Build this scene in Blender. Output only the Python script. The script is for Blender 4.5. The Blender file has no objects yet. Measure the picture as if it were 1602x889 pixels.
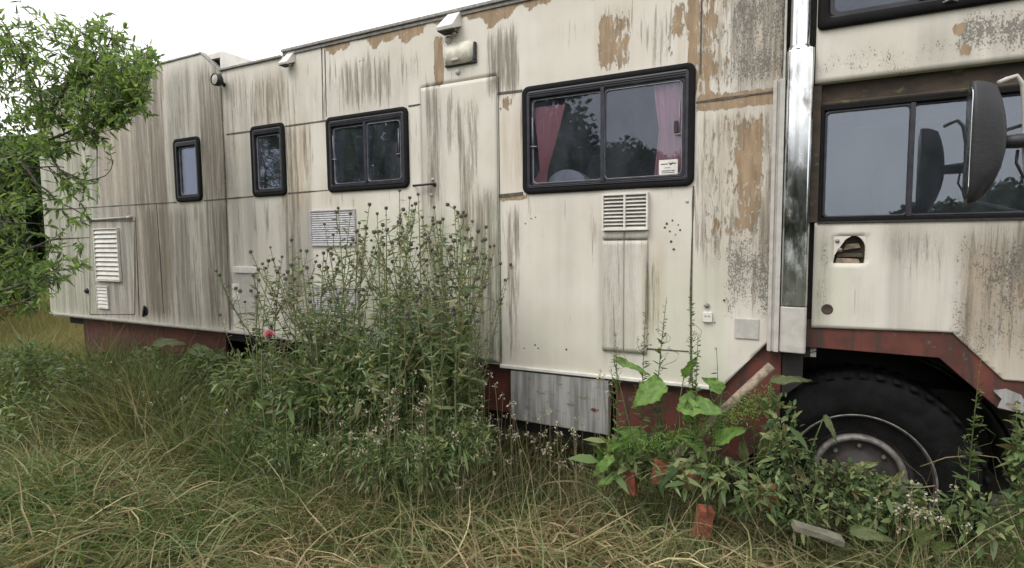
import bpy, bmesh, math, random
import numpy as np
from mathutils import Vector, Matrix, noise as mnoise
random.seed(7); rng = np.random.default_rng(11)
scene = bpy.context.scene
COL = scene.collection
R = math.radians

# ------------------------------------------------------------------ camera
F, YAW, PIT, ROL = 877.3, 0.47659283, 0.07650538, -0.00973682
DIST, HC = 3.64, 1.8
_c, _s = math.cos(YAW), math.sin(YAW)
FW = np.array([-_s*math.cos(PIT), _c*math.cos(PIT), -math.sin(PIT)])
_r0 = np.array([_c, _s, 0.]); _u0 = np.cross(_r0, FW)
RT = _r0*math.cos(ROL)+_u0*math.sin(ROL); UP = -_r0*math.sin(ROL)+_u0*math.cos(ROL)
cam_d = bpy.data.cameras.new('camera'); cam = bpy.data.objects.new('camera', cam_d); COL.objects.link(cam)
cam.matrix_world = Matrix(((RT[0], UP[0], -FW[0], 0), (RT[1], UP[1], -FW[1], -DIST), (RT[2], UP[2], -FW[2], HC), (0, 0, 0, 1)))
cam_d.sensor_width = 36; cam_d.lens = F/1602*36; cam_d.clip_start = .05; cam_d.clip_end = 2000
scene.camera = cam

# ------------------------------------------------------------------ world, sun, exposure
SUN_EL, SUN_ROT = R(52), R(205)
w = bpy.data.worlds.new('World'); scene.world = w; w.use_nodes = True
nt = w.node_tree; bg = nt.nodes['Background']
sky = nt.nodes.new('ShaderNodeTexSky'); sky.sky_type = 'NISHITA'; sky.sun_disc = False
sky.sun_elevation = SUN_EL; sky.sun_rotation = SUN_ROT; sky.air_density = 1.0; sky.dust_density = 4.0; sky.ozone_density = 1.0
hs = nt.nodes.new('ShaderNodeHueSaturation'); hs.inputs['Saturation'].default_value = .22
nt.links.new(sky.outputs[0], hs.inputs['Color'])
_tc = nt.nodes.new('ShaderNodeTexCoord'); _nz = nt.nodes.new('ShaderNodeTexNoise'); _nz.inputs['Scale'].default_value = 2.2; _nz.inputs['Detail'].default_value = 5
nt.links.new(_tc.outputs['Generated'], _nz.inputs['Vector'])
_rp = nt.nodes.new('ShaderNodeValToRGB'); _rp.color_ramp.elements[0].position = .3; _rp.color_ramp.elements[0].color = (6.9, 6.95, 7.1, 1); _rp.color_ramp.elements[1].position = .7; _rp.color_ramp.elements[1].color = (9.8, 9.6, 9.3, 1)
nt.links.new(_nz.outputs[0], _rp.inputs[0])
_mx = nt.nodes.new('ShaderNodeMix'); _mx.data_type = 'RGBA'; _mx.inputs[0].default_value = .8        # an overcast layer over the blue
nt.links.new(hs.outputs[0], _mx.inputs[6]); nt.links.new(_rp.outputs[0], _mx.inputs[7]); nt.links.new(_mx.outputs[2], bg.inputs[0])
bg.inputs[1].default_value = .15
sl = bpy.data.lights.new('sun', 'SUN'); so = bpy.data.objects.new('sun', sl); COL.objects.link(so)
sl.energy = 1.0; sl.angle = R(25); sl.color = (1, .965, .91)
# direction towards the sun
sd = Vector((math.sin(SUN_ROT)*math.cos(SUN_EL), math.cos(SUN_ROT)*math.cos(SUN_EL), math.sin(SUN_EL)))
so.rotation_euler = sd.to_track_quat('Z', 'Y').to_euler()
vs = scene.view_settings; vs.view_transform = 'Standard'; vs.look = 'None'; vs.gamma = 1; vs.exposure = .62
scene.cycles.max_bounces = 8; scene.cycles.transparent_max_bounces = 12

# ------------------------------------------------------------------ projection helpers (used to measure the place)
def ray(px, py): return FW*F+RT*(px-801)-UP*(py-444.5)
def W(px, py, Y=0.):
    d = ray(px, py); t = (Y+DIST)/d[1]; return d[0]*t, HC+d[2]*t
def P3(px, py, depth):                 # a point a given depth along the view axis
    return np.array([0, -DIST, HC])+ray(px, py)/F*depth
def PW(px, py, Y=0.):
    x, z = W(px, py, Y); return np.array([x, Y, z])

# ------------------------------------------------------------------ mesh helpers
def mesh_obj(name, verts, faces, mat, parent=None, smooth=False):
    me = bpy.data.meshes.new(name); me.from_pydata([tuple(v) for v in verts], [], [tuple(f) for f in faces]); me.update()
    if smooth: me.polygons.foreach_set('use_smooth', [True]*len(me.polygons))
    return link(name, me, mat, parent)
def link(name, me, mat, parent=None):
    o = bpy.data.objects.new(name, me); COL.objects.link(o)
    for m in (mat if isinstance(mat, (list, tuple)) else [mat]): me.materials.append(m)
    if parent is not None: o.parent = parent
    return o
def fast_obj(name, verts, quads=None, tris=None, mat=None, parent=None, smooth=True):
    me = bpy.data.meshes.new(name)
    v = np.asarray(verts, np.float32).reshape(-1, 3); me.vertices.add(len(v)); me.vertices.foreach_set('co', v.ravel())
    idx, st, n = [], [], 0
    for arr, k in ((quads, 4), (tris, 3)):
        if arr is not None and len(arr):
            a = np.asarray(arr, np.int32).reshape(-1, k); idx.append(a.ravel()); st.append(n+np.arange(len(a))*k); n += a.size
    idx = np.concatenate(idx); st = np.concatenate(st)
    me.loops.add(len(idx)); me.loops.foreach_set('vertex_index', idx)
    me.polygons.add(len(st)); me.polygons.foreach_set('loop_start', st.astype(np.int32))
    me.update(calc_edges=True)
    if smooth: me.polygons.foreach_set('use_smooth', np.ones(len(st), bool))
    return link(name, me, mat, parent)
class MB:
    def __init__(s): s.v = []; s.f = []
    def add(s, v, f):
        n = len(s.v); s.v += [tuple(p) for p in v]; s.f += [tuple(i+n for i in q) for q in f]; return s
    def box(s, x0, x1, y0, y1, z0, z1):
        v = [(x, y, z) for x in (x0, x1) for y in (y0, y1) for z in (z0, z1)]
        return s.add(v, [(0, 1, 3, 2), (4, 6, 7, 5), (0, 4, 5, 1), (2, 3, 7, 6), (0, 2, 6, 4), (1, 5, 7, 3)])
    def prism(s, pts, y0, y1):           # polygon in xz extruded along y
        n = len(pts); v = [(x, y0, z) for x, z in pts]+[(x, y1, z) for x, z in pts]
        return s.add(v, [tuple(range(n)), tuple(range(2*n-1, n-1, -1))]+[(i, i+n, (i+1) % n+n, (i+1) % n) for i in range(n)])
    def tube(s, pts, rad, k=6, cap=True):
        pts = [Vector(p) for p in pts]; n = len(pts)
        if not hasattr(rad, '__len__'): rad = [rad]*n
        ref = Vector((.31, .2, .93)); v = []; f = []
        for i, p in enumerate(pts):
            t = (pts[min(i+1, n-1)]-pts[max(i-1, 0)]).normalized()
            a = t.cross(ref)
            if a.length < .05: a = t.cross(Vector((1, 0, 0)))
            a.normalize(); b = t.cross(a)
            for j in range(k):
                an = 2*math.pi*j/k; v.append(p+(a*math.cos(an)+b*math.sin(an))*rad[i])
        for i in range(n-1):
            for j in range(k): f.append((i*k+j, i*k+(j+1) % k, (i+1)*k+(j+1) % k, (i+1)*k+j))
        if cap: f.append(tuple(range(k-1, -1, -1))); f.append(tuple((n-1)*k+j for j in range(k)))
        return s.add(v, f)
    def lathe(s, prof, c, axis='y', k=32, a0=0, a1=2*math.pi):   # prof: (radius, along)
        v = []; f = []; n = len(prof); full = abs(a1-a0-2*math.pi) < 1e-6; kk = k if full else k+1
        for j in range(kk):
            an = a0+(a1-a0)*j/k
            for r_, h in prof:
                p = (r_*math.cos(an), h, r_*math.sin(an)) if axis == 'y' else ((r_*math.cos(an), r_*math.sin(an), h) if axis == 'z' else (h, r_*math.cos(an), r_*math.sin(an)))
                v.append((p[0]+c[0], p[1]+c[1], p[2]+c[2]))
        for j in range(k):
            for i in range(n-1):
                a = j*n+i; b = ((j+1) % kk)*n+i; f.append((a, a+1, b+1, b))
        return s.add(v, f)
    def build(s, name, mat, parent=None, smooth=False, bevel=0):
        o = mesh_obj(name, s.v, s.f, mat, parent, smooth)
        bm = bmesh.new(); bm.from_mesh(o.data); bmesh.ops.recalc_face_normals(bm, faces=bm.faces); bm.to_mesh(o.data); bm.free()
        if bevel:
            m = o.modifiers.new('bevel', 'BEVEL'); m.width = bevel; m.segments = 2; m.limit_method = 'ANGLE'
        return o
def tag(o, label=None, cat=None, group=None, kind=None):
    for k, v in (('label', label), ('category', cat), ('group', group), ('kind', kind)):
        if v: o[k] = v
    return o
def empty(name, loc=(0, 0, 0)):
    o = bpy.data.objects.new(name, None); COL.objects.link(o); o.location = loc; o.empty_display_size = .1; return o
def rrect(x0, x1, z0, z1, r, k=5):
    pts = []
    for cx, cz, a in ((x1-r, z1-r, 0), (x0+r, z1-r, 90), (x0+r, z0+r, 180), (x1-r, z0+r, 270)):
        for i in range(k+1):
            an = R(a+90*i/k); pts.append((cx+r*math.cos(an), cz+r*math.sin(an)))
    return pts
def ring(mb, o, inn, y0, y1, ch=.0):    # frame between two equal-length loops; front y0 (towards camera), back y1
    n = len(o); cx = sum(p[0] for p in o)/n; cz = sum(p[1] for p in o)/n
    v = [(x, y1, z) for x, z in o]+[(x, y0+ch, z) for x, z in o]
    def lerp(a, b, t): return (a[0]+(b[0]-a[0])*t, a[1]+(b[1]-a[1])*t)
    t = .18 if ch else 0
    v += [(lerp(o[i], inn[i], t)[0], y0, lerp(o[i], inn[i], t)[1]) for i in range(n)]
    v += [(lerp(inn[i], o[i], t)[0], y0, lerp(inn[i], o[i], t)[1]) for i in range(n)]
    v += [(x, y0+ch, z) for x, z in inn]+[(x, y1, z) for x, z in inn]
    f = []
    for a in range(5):
        for i in range(n):
            j = (i+1) % n; f.append((a*n+i, a*n+j, (a+1)*n+j, (a+1)*n+i))
    for i in range(n):
        j = (i+1) % n; f.append((5*n+i, 5*n+j, j, i))
    mb.add(v, f)

# ------------------------------------------------------------------ materials
def new_mat(name):
    m = bpy.data.materials.new(name); m.use_nodes = True; m.node_tree.nodes.clear(); return m
class NT:
    def __init__(s, m): s.t = m.node_tree
    def n(s, typ, **kw):
        nd = s.t.nodes.new(typ)
        for k, v in kw.items():
            if k.startswith('i_'): nd.inputs[k[2:]].default_value = v
            else: setattr(nd, k, v)
        return nd
    def l(s, a, b): s.t.links.new(a, b)
    def math(s, op, a, b=None, clamp=False):
        nd = s.n('ShaderNodeMath', operation=op); nd.use_clamp = clamp
        for i, x in enumerate((a, b)):
            if x is None: continue
            if isinstance(x, (int, float)): nd.inputs[i].default_value = x
            else: s.l(x, nd.inputs[i])
        return nd.outputs[0]
    def mix(s, fac, a, b, blend='MIX'):
        nd = s.n('ShaderNodeMix', data_type='RGBA', blend_type=blend)
        for sk, x in ((nd.inputs[0], fac), (nd.inputs[6], a), (nd.inputs[7], b)):
            if isinstance(x, (int, float)): sk.default_value = x
            elif isinstance(x, tuple): sk.default_value = (*x[:3], 1)
            else: s.l(x, sk)
        return nd.outputs[2]
    def step(s, x, lo, hi):
        nd = s.n('ShaderNodeMapRange', interpolation_type='SMOOTHSTEP'); s.l(x, nd.inputs[0]); nd.inputs[1].default_value = lo; nd.inputs[2].default_value = hi
        return nd.outputs[0]
    def noise(s, scale3, detail=4, rough=.55, sc=1., off=(0, 0, 0), dist=0.):
        tc = s.n('ShaderNodeTexCoord'); mp = s.n('ShaderNodeMapping'); s.l(tc.outputs['Object'], mp.inputs[0])
        mp.inputs['Scale'].default_value = scale3; mp.inputs['Location'].default_value = off
        nz = s.n('ShaderNodeTexNoise'); s.l(mp.outputs[0], nz.inputs['Vector'])
        nz.inputs['Scale'].default_value = sc; nz.inputs['Detail'].default_value = detail; nz.inputs['Roughness'].default_value = rough; nz.inputs['Distortion'].default_value = dist
        return nz.outputs[0]
    def out(s, sh): o = s.n('ShaderNodeOutputMaterial'); s.l(sh, o.inputs[0])
def simple(name, col, rough=.6, metal=0, var=.25, sc=14, bump=.0, spec=.5):
    m = new_mat(name); t = NT(m); b = t.n('ShaderNodeBsdfPrincipled')
    nz = t.noise((1, 1, 1), 6, .6, sc)
    t.l(t.mix(t.step(nz, .3, .7), tuple(c*(1-var) for c in col), tuple(min(1, c*(1+var)) for c in col)), b.inputs['Base Color'])
    t.l(t.math('ADD', t.math('MULTIPLY', nz, .3), rough-.15), b.inputs['Roughness'])
    b.inputs['Metallic'].default_value = metal; b.inputs['Specular IOR Level'].default_value = spec
    if bump:
        bp = t.n('ShaderNodeBump'); bp.inputs['Strength'].default_value = bump; bp.inputs['Distance'].default_value = .01
        t.l(t.noise((1, 1, 1), 5, .6, sc*6), bp.inputs['Height']); t.l(bp.outputs[0], b.inputs['Normal'])
    t.out(b.outputs[0]); return m
M = {}
M['rubber'] = simple('black_rubber', (.008, .0075, .008), .75, var=.3, spec=.15)
M['tyre'] = simple('tyre_rubber', (.0075, .0072, .0075), .9, var=.5, sc=9, bump=.3, spec=.12)
M['rail'] = simple('window_rail', (.030, .030, .038), .4, var=.3, spec=.3)
M['edge'] = simple('pane_edge', (.20, .20, .23), .3, var=.2)
M['white'] = simple('white_plastic', (.62, .60, .56), .5, var=.12, sc=9, bump=.1)
M['cream'] = simple('cream_plastic', (.55, .53, .45), .5, var=.18, sc=22, bump=.1)
M['greybox'] = simple('grey_cover', (.42, .40, .37), .55, var=.12, sc=18)
M['grey'] = simple('grey_rail', (.22, .21, .20), .5, var=.3, sc=30)
M['dark'] = simple('dark_gap', (.03, .027, .024), .8, var=.4, sc=30)
M['seam'] = simple('seam_dirt', (.085, .075, .06), .9, var=.5, sc=40)
M['black'] = simple('black_plastic', (.013, .0135, .017), .5, var=.3, sc=12, bump=.15)
M['alu'] = simple('dull_aluminium', (.42, .41, .43), .55, .25, var=.15, sc=30)
M['rim'] = simple('wheel_rim', (.15, .14, .13), .55, .2, var=.4, sc=25, bump=.2)
M['darkrim'] = simple('dark_rusty_rim', (.030, .024, .022), .75, var=.4, sc=18, bump=.2)
M['interior'] = simple('interior', (.05, .046, .045), .8)
M['terracotta'] = simple('terracotta', (.21, .062, .036), .85, var=.35, sc=25, bump=.4)
M['stone'] = simple('pale_stone', (.15, .145, .11), .9, var=.25, sc=20, bump=.5)
M['bark'] = simple('bark', (.075, .065, .05), .9, var=.4, sc=40, bump=.6)
M['chassis_and_blocker'] = simple('chassis_and_blocker', (.018, .015, .014), .8, var=.4, sc=10)
M['pipe'] = simple('pale_pipe', (.24, .19, .14), .8, var=.5, sc=22, bump=.6)
M['netting'] = simple('net_curtain', (.62, .62, .68), .8, var=.15)

def make_red():
    m = new_mat('red_oxide_paint'); t = NT(m); b = t.n('ShaderNodeBsdfPrincipled')
    nz = t.noise((1, 1, 1), 8, .6, 5); n2 = t.noise((9, 9, 1), 6, .6, 2)
    c = t.mix(t.step(nz, .3, .7), (.060, .019, .014), (.135, .036, .025))
    c = t.mix(t.step(n2, .48, .66), c, (.045, .027, .02)); c = t.mix(t.step(t.noise((1, 1, 1), 6, .65, 16), .62, .66), c, (.10, .085, .07))
    t.l(c, b.inputs['Base Color']); b.inputs['Roughness'].default_value = .7
    t.out(b.outputs[0]); return m
M['red'] = make_red()
def make_locker():
    m = new_mat('worn_grey_metal'); t = NT(m); b = t.n('ShaderNodeBsdfPrincipled')
    nz = t.noise((1, 1, 1.4), 8, .6, 4.2); n2 = t.noise((14, 14, 1), 6, .6, 2)
    c = t.mix(t.step(n2, .3, .7), (.15, .15, .145), (.36, .36, .35))
    c = t.mix(t.step(t.noise((1, 1, 2), 6, .6, 11), .55, .7), c, (.17, .14, .10)); c = t.mix(t.step(nz, .62, .64), c, (.10, .026, .018))
    t.l(c, b.inputs['Base Color']); b.inputs['Roughness'].default_value = .55
    t.out(b.outputs[0]); return m
M['locker'] = make_locker()
def make_glass(name='tinted_glass', tint=(.90, .92, .95), k=.95, add=.008, rough=.015):
    m = new_mat(name); t = NT(m)
    tr = t.n('ShaderNodeBsdfTransparent'); tr.inputs[0].default_value = (*tint, 1)
    g = t.n('ShaderNodeBsdfGlossy'); g.inputs[0].default_value = (.80, .86, 1.0, 1); g.inputs[1].default_value = rough
    nz = t.noise((1, 1, 1), 0, .5, 1.6)
    bp = t.n('ShaderNodeBump'); bp.inputs['Strength'].default_value = .22; bp.inputs['Distance'].default_value = .01
    t.l(nz, bp.inputs['Height']); t.l(bp.outputs[0], g.inputs['Normal'])
    fr = t.n('ShaderNodeFresnel'); fr.inputs[0].default_value = 1.5
    df = t.n('ShaderNodeBsdfDiffuse'); df.inputs[0].default_value = (.23, .26, .30, 1)
    mx = t.n('ShaderNodeMixShader'); t.l(t.math('ADD', t.math('MULTIPLY', fr.outputs[0], k), add, True), mx.inputs[0])
    m2 = t.n('ShaderNodeMixShader'); t.l(t.math('MULTIPLY', t.step(t.noise((1, 1, .5), 6, .6, 5), .2, .8), .16), m2.inputs[0])
    t.l(tr.outputs[0], m2.inputs[1]); t.l(df.outputs[0], m2.inputs[2])
    t.l(m2.outputs[0], mx.inputs[1]); t.l(g.outputs[0], mx.inputs[2]); t.out(mx.outputs[0]); return m
M['glass'] = make_glass()
M['cabglass'] = make_glass('cab_glass', (.7, .75, .75), 1.7, .03, .01)
def make_chrome():
    m = new_mat('polished_steel'); t = NT(m); b = t.n('ShaderNodeBsdfPrincipled')
    nz = t.noise((30, 30, 1), 5, .6, 1)
    t.l(t.mix(t.step(t.noise((14, 14, 5), 6, .65, 1), .5, .72), t.mix(t.step(nz, .4, .75), (.72, .74, .76), (.42, .43, .41)), (.25, .24, .21)), b.inputs['Base Color']); t.l(t.math('ADD', t.math('MULTIPLY', t.step(t.noise((9, 9, 4), 6, .65, 1), .4, .8), .35), .12), b.inputs['Roughness'])
    b.inputs['Metallic'].default_value = 1
    t.out(b.outputs[0]); return m
M['chrome'] = make_chrome()
def make_curtain():
    m = new_mat('pink_curtain'); t = NT(m); d = t.n('ShaderNodeBsdfDiffuse'); d.inputs[0].default_value = (.95, .46, .50, 1)
    tr = t.n('ShaderNodeBsdfTranslucent'); tr.inputs[0].default_value = (.9, .4, .44, 1)
    mx = t.n('ShaderNodeMixShader', i_0=.25) if False else t.n('ShaderNodeMixShader'); mx.inputs[0].default_value = .12
    t.l(d.outputs[0], mx.inputs[1]); t.l(tr.outputs[0], mx.inputs[2]); t.out(mx.outputs[0]); return m
M['curtain'] = make_curtain()

def leaf_mat(name, cols, trans=.35, rough=.55, patch=None, psc=1.5):
    """cols: list of 3 colours picked per leaf; patch: second list used in patches of the ground"""
    m = new_mat(name); t = NT(m)
    g = t.n('ShaderNodeNewGeometry'); rp = g.outputs['Random Per Island']
    def ramp(cs):
        r_ = t.n('ShaderNodeValToRGB'); r_.color_ramp.elements[0].color = (*cs[0], 1); r_.color_ramp.elements[1].color = (*cs[-1], 1)
        for i, c in enumerate(cs[1:-1]):
            e = r_.color_ramp.elements.new((i+1)/(len(cs)-1)); e.color = (*c, 1)
        t.l(rp, r_.inputs[0]); return r_.outputs[0]
    c = ramp(cols)
    if patch:
        nz = t.noise((1, 1, 1), 3, .6, psc); c = t.mix(t.step(nz, .42, .60), c, ramp(patch))
    d = t.n('ShaderNodeBsdfPrincipled'); t.l(c, d.inputs['Base Color']); d.inputs['Roughness'].default_value = rough; d.inputs['Specular IOR Level'].default_value = .35
    tr = t.n('ShaderNodeBsdfTranslucent'); t.l(t.mix(1, c, (1.5, 1.6, .8), 'MULTIPLY'), tr.inputs[0])
    mx = t.n('ShaderNodeMixShader'); mx.inputs[0].default_value = trans
    t.l(d.outputs[0], mx.inputs[1]); t.l(tr.outputs[0], mx.inputs[2]); t.out(mx.outputs[0]); return m
M['willow'] = leaf_mat('willow_leaf', [(.055, .09, .045), (.13, .20, .07), (.24, .33, .11), (.09, .14, .06)], .45)
M['hedge'] = leaf_mat('hedge_leaf', [(.02, .04, .018), (.04, .07, .025), (.055, .085, .03)], .25)
M['thistle'] = leaf_mat('thistle_leaf', [(.07, .11, .06), (.12, .17, .085), (.17, .22, .105), (.25, .25, .13), (.20, .15, .09)], .3)
M['under'] = leaf_mat('undergrowth_leaf', [(.035, .065, .025), (.08, .135, .05), (.16, .225, .085), (.25, .28, .13), (.06, .10, .04), (.16, .13, .07)], .3)
M['broad'] = leaf_mat('broad_leaf', [(.13, .25, .05), (.18, .31, .07), (.11, .20, .05)], .35, .5, [(.19, .28, .08), (.10, .19, .045), (.20, .26, .10)], 26)
M['dull'] = leaf_mat('dull_leaf', [(.07, .10, .04), (.10, .13, .05), (.13, .13, .06)], .3)
M['spike'] = leaf_mat('spike_leaf', [(.07, .11, .035), (.11, .15, .05), (.10, .12, .06)], .3)
M['brownleaf'] = leaf_mat('brown_leaf', [(.16, .07, .03), (.22, .11, .05)], .2)
M['straw'] = leaf_mat('matted_grass', [(.36, .29, .15), (.20, .20, .09), (.08, .105, .04), (.56, .47, .28), (.13, .08, .045), (.32, .25, .14)], .2, .7,
                      [(.07, .11, .035), (.17, .21, .08), (.10, .14, .05), (.33, .29, .15), (.13, .09, .05)], 1.3)
M['green'] = leaf_mat('green_grass', [(.035, .07, .022), (.10, .155, .048), (.17, .215, .08), (.06, .105, .035), (.27, .25, .14)], .3, .6,
                      [(.09, .135, .045), (.15, .185, .07), (.30, .26, .14), (.05, .08, .03), (.12, .08, .045)], .8)
M['field'] = leaf_mat('field_grass', [(.26, .20, .09), (.20, .18, .07), (.32, .25, .12)], .25, .7, [(.13, .17, .05), (.18, .18, .06), (.26, .21, .09)], .35)
M['head'] = leaf_mat('thistle_head', [(.07, .075, .05), (.11, .10, .075), (.09, .08, .085)], .1, .8)
M['stalk'] = leaf_mat('dry_stalk', [(.28, .23, .13), (.20, .17, .09), (.33, .28, .17)], .15, .7)
M['seed'] = leaf_mat('seed_head', [(.42, .38, .30), (.30, .27, .19), (.50, .47, .40)], .2, .8)
M['pink'] = leaf_mat('pink_petals', [(.55, .17, .28), (.68, .27, .38)], .3)

def make_wall():
    m = new_mat('weathered_body_paint'); t = NT(m); b = t.n('ShaderNodeBsdfPrincipled')
    a1 = t.n('ShaderNodeAttribute', attribute_name='wear'); a2 = t.n('ShaderNodeAttribute', attribute_name='grime')
    s1 = t.n('ShaderNodeSeparateColor'); t.l(a1.outputs['Color'], s1.inputs[0]); s2 = t.n('ShaderNodeSeparateColor'); t.l(a2.outputs['Color'], s2.inputs[0])
    peel, streak, speck = s1.outputs[0], s1.outputs[1], s1.outputs[2]; grey, green, tan = s2.outputs[0], s2.outputs[1], s2.outputs[2]
    big = t.noise((1, 1, 1), 4, .55, 1.7)
    base = t.mix(t.step(big, .3, .7), (.585, .548, .478), (.655, .625, .565))
    fine = t.noise((1.5, 1, .9), 8, .65, 7, (3, 0, 1))
    base = t.mix(t.math('MULTIPLY', t.step(fine, .45, .75), .3), base, (.50, .47, .40))
    # broad vertical wash
    wash = t.noise((9, 1, .35), 5, .6, 1.3, (5, 0, 2))
    wfac = t.math('MULTIPLY', t.math('ADD', grey, .08), t.math('ADD', t.math('MULTIPLY', t.step(wash, .3, .66), .72), .22))
    base = t.mix(t.math('MULTIPLY', wfac, 1.05, True), base, (.20, .185, .165))
    base = t.mix(t.math('MULTIPLY', t.math('MULTIPLY', tan, t.step(t.noise((12, 1, .8), 5, .6, 1.4, (9, 0, 4)), .3, .65)), .85, True), base, (.42, .32, .22))
    base = t.mix(t.math('MULTIPLY', green, t.math('ADD', t.math('MULTIPLY', wash, .6), .3), True), base, (.40, .47, .30))
    # fibrous streaks: bands at several widths, broken into fine threads
    n1 = t.noise((26, 1, 1.1), 7, .62, 1.15, (1, 0, 7), .25); n2 = t.noise((60, 1, 3.2), 8, .68, 1.0, (4, 0, 3), .5)
    nn = t.math('ADD', t.math('MULTIPLY', n1, .62), t.math('MULTIPLY', n2, .38))
    thr = t.math('SUBTRACT', .635, t.math('MULTIPLY', streak, .26))
    sf = t.step(t.math('SUBTRACT', nn, thr), -.012, .05)
    core = t.step(t.math('SUBTRACT', nn, thr), .04, .12)
    base = t.mix(t.math('MULTIPLY', sf, .60), base, (.215, .185, .14))
    base = t.mix(t.math('MULTIPLY', core, .58), base, (.11, .095, .075))
    th = t.noise((42, 1, 2.2), 9, .75, 1.2, (11, 0, 6), 1.2)
    thl = t.math('MULTIPLY', t.math('SUBTRACT', 1., t.step(t.math('ABSOLUTE', t.math('SUBTRACT', th, .5)), .0, .022)), t.step(t.math('ADD', streak, t.math('MULTIPLY', grey, .5)), .2, .6))
    base = t.mix(t.math('MULTIPLY', thl, .55), base, (.09, .078, .06))
    # speckled mould
    sp = t.math('ADD', t.math('MULTIPLY', t.noise((120, 1, 72), 4, .7, 1.0, (2, 0, 2)), .6), t.math('MULTIPLY', t.noise((48, 1, 30), 5, .7, 1.0, (5, 0, 1)), .4)); sp2 = t.noise((7, 1, 4), 4, .6, 1.0, (8, 0, 2))
    th2 = t.math('SUBTRACT', .80, t.math('MULTIPLY', speck, .36))
    base = t.mix(t.math('MULTIPLY', t.math('MULTIPLY', speck, t.step(sp2, .35, .65)), .32), base, (.30, .28, .23))
    spf = t.step(t.math('SUBTRACT', t.math('ADD', sp, t.math('MULTIPLY', t.math('SUBTRACT', sp2, .5), .4)), th2), -.01, .035)
    base = t.mix(t.math('MULTIPLY', spf, .8), base, (.11, .105, .09))
    # peeled paint
    pn = t.noise((13, 1, 3.2), 8, .66, 1.3, (6, 0, 5), .4)
    pn2 = t.noise((46, 1, 13), 6, .65, 1., (2, 0, 8), .4)
    pv = t.math('ADD', t.math('MULTIPLY', peel, .80), t.math('SUBTRACT', t.math('ADD', t.math('MULTIPLY', pn, .85), t.math('MULTIPLY', pn2, 1.25)), 1.46))
    pf = t.step(pv, 0, .012); rim_ = t.math('SUBTRACT', t.step(pv, -.055, -.02), pf)
    base = t.mix(t.math('MULTIPLY', rim_, .55), base, (.70, .665, .58))
    pc = t.mix(t.step(t.noise((14, 1, 3), 5, .6, 1.5), .3, .7), (.235, .165, .10), (.36, .265, .17))
    pc = t.mix(t.math('MULTIPLY', t.step(t.noise((40, 1, 5), 7, .7, 1.2, (3, 0, 1)), .45, .7), .55), pc, (.16, .115, .075))
    pc = t.mix(t.math('MULTIPLY', t.step(t.noise((24, 1, 16), 6, .7, 1.4, (7, 0, 2)), .60, .66), .6), pc, (.52, .48, .40))
    base = t.mix(pf, base, pc)
    base = t.mix(t.math('MULTIPLY', t.math('MULTIPLY', pf, sf), .5), base, (.18, .14, .10))
    t.l(base, b.inputs['Base Color']); b.inputs['Roughness'].default_value = .62; b.inputs['Specular IOR Level'].default_value = .3
    bp = t.n('ShaderNodeBump'); bp.inputs['Strength'].default_value = .8; bp.inputs['Distance'].default_value = .006
    hgt = t.math('SUBTRACT', t.math('ADD', t.math('MULTIPLY', rim_, .4), t.math('MULTIPLY', big, 1.4)), t.math('ADD', pf, t.math('MULTIPLY', sf, .25)))
    t.l(hgt, bp.inputs['Height']); t.l(bp.outputs[0], b.inputs['Normal'])
    t.out(b.outputs[0]); return m
M['wall'] = make_wall()

# ------------------------------------------------------------------ where the wear sits on the body side (measured areas, in metres)
def area(px0, py0, px1, py1):
    a = W(px0, (py0+py1)/2); b_ = W(px1, (py0+py1)/2); c = W((px0+px1)/2, py0); d = W((px0+px1)/2, py1)
    return a[0], b_[0], d[1], c[1]
def soft(X, Z, A, v, sx=.04, sz=.08):
    x0, x1, z0, z1 = A
    def ss(t): t = np.clip(t, 0, 1); return t*t*(3-2*t)
    return v*ss((X-x0)/sx+.5)*ss((x1-X)/sx+.5)*ss((Z-z0)/sz+.5)*ss((z1-Z)/sz+.5)
PEEL = [((1096, 175, 1150, 420), .33, .05, .2), ((1192, 170, 1214, 330), .33, .04, .2), ((1140, 380, 1190, 470), .30, .06, .2), ((1040, 0, 1056, 100), .4, .05, .1), ((1560, 20, 1700, 60), .35, .2, .1), ((679, 58, 693, 134), 1.0, .03, .08), ((936, 22, 962, 108), .85, .04, .15), ((962, 22, 986, 108), .62, .04, .1),
        ((1052, 0, 1074, 60), .62, .06, .12), ((1076, -60, 1095, 150), .95, .05, .1), ((1095, -60, 1125, 160), .60, .08, .1), ((1125, -60, 1150, 140), .42, .08, .1),
        ((1092, 144, 1216, 166), .95, .02, .02), ((1130, 168, 1165, 330), .42, .06, .2), ((1152, 185, 1196, 300), .80, .06, .15),
        ((1150, 280, 1192, 370), .62, .05, .15), ((1116, 335, 1145, 372), .6, .05, .08),
        ((784, 305, 822, 313), .9, .02, .02), ((1490, 36, 1512, 55), .9, .05, .05), ((1500, 70, 1522, 88), .9, .05, .05), ((1590, 430, 1660, 500), .7, .2, .15),
        ((785, 150, 800, 172), .7, .03, .05), ((560, 90, 572, 96), .7, .03, .03)]
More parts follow.
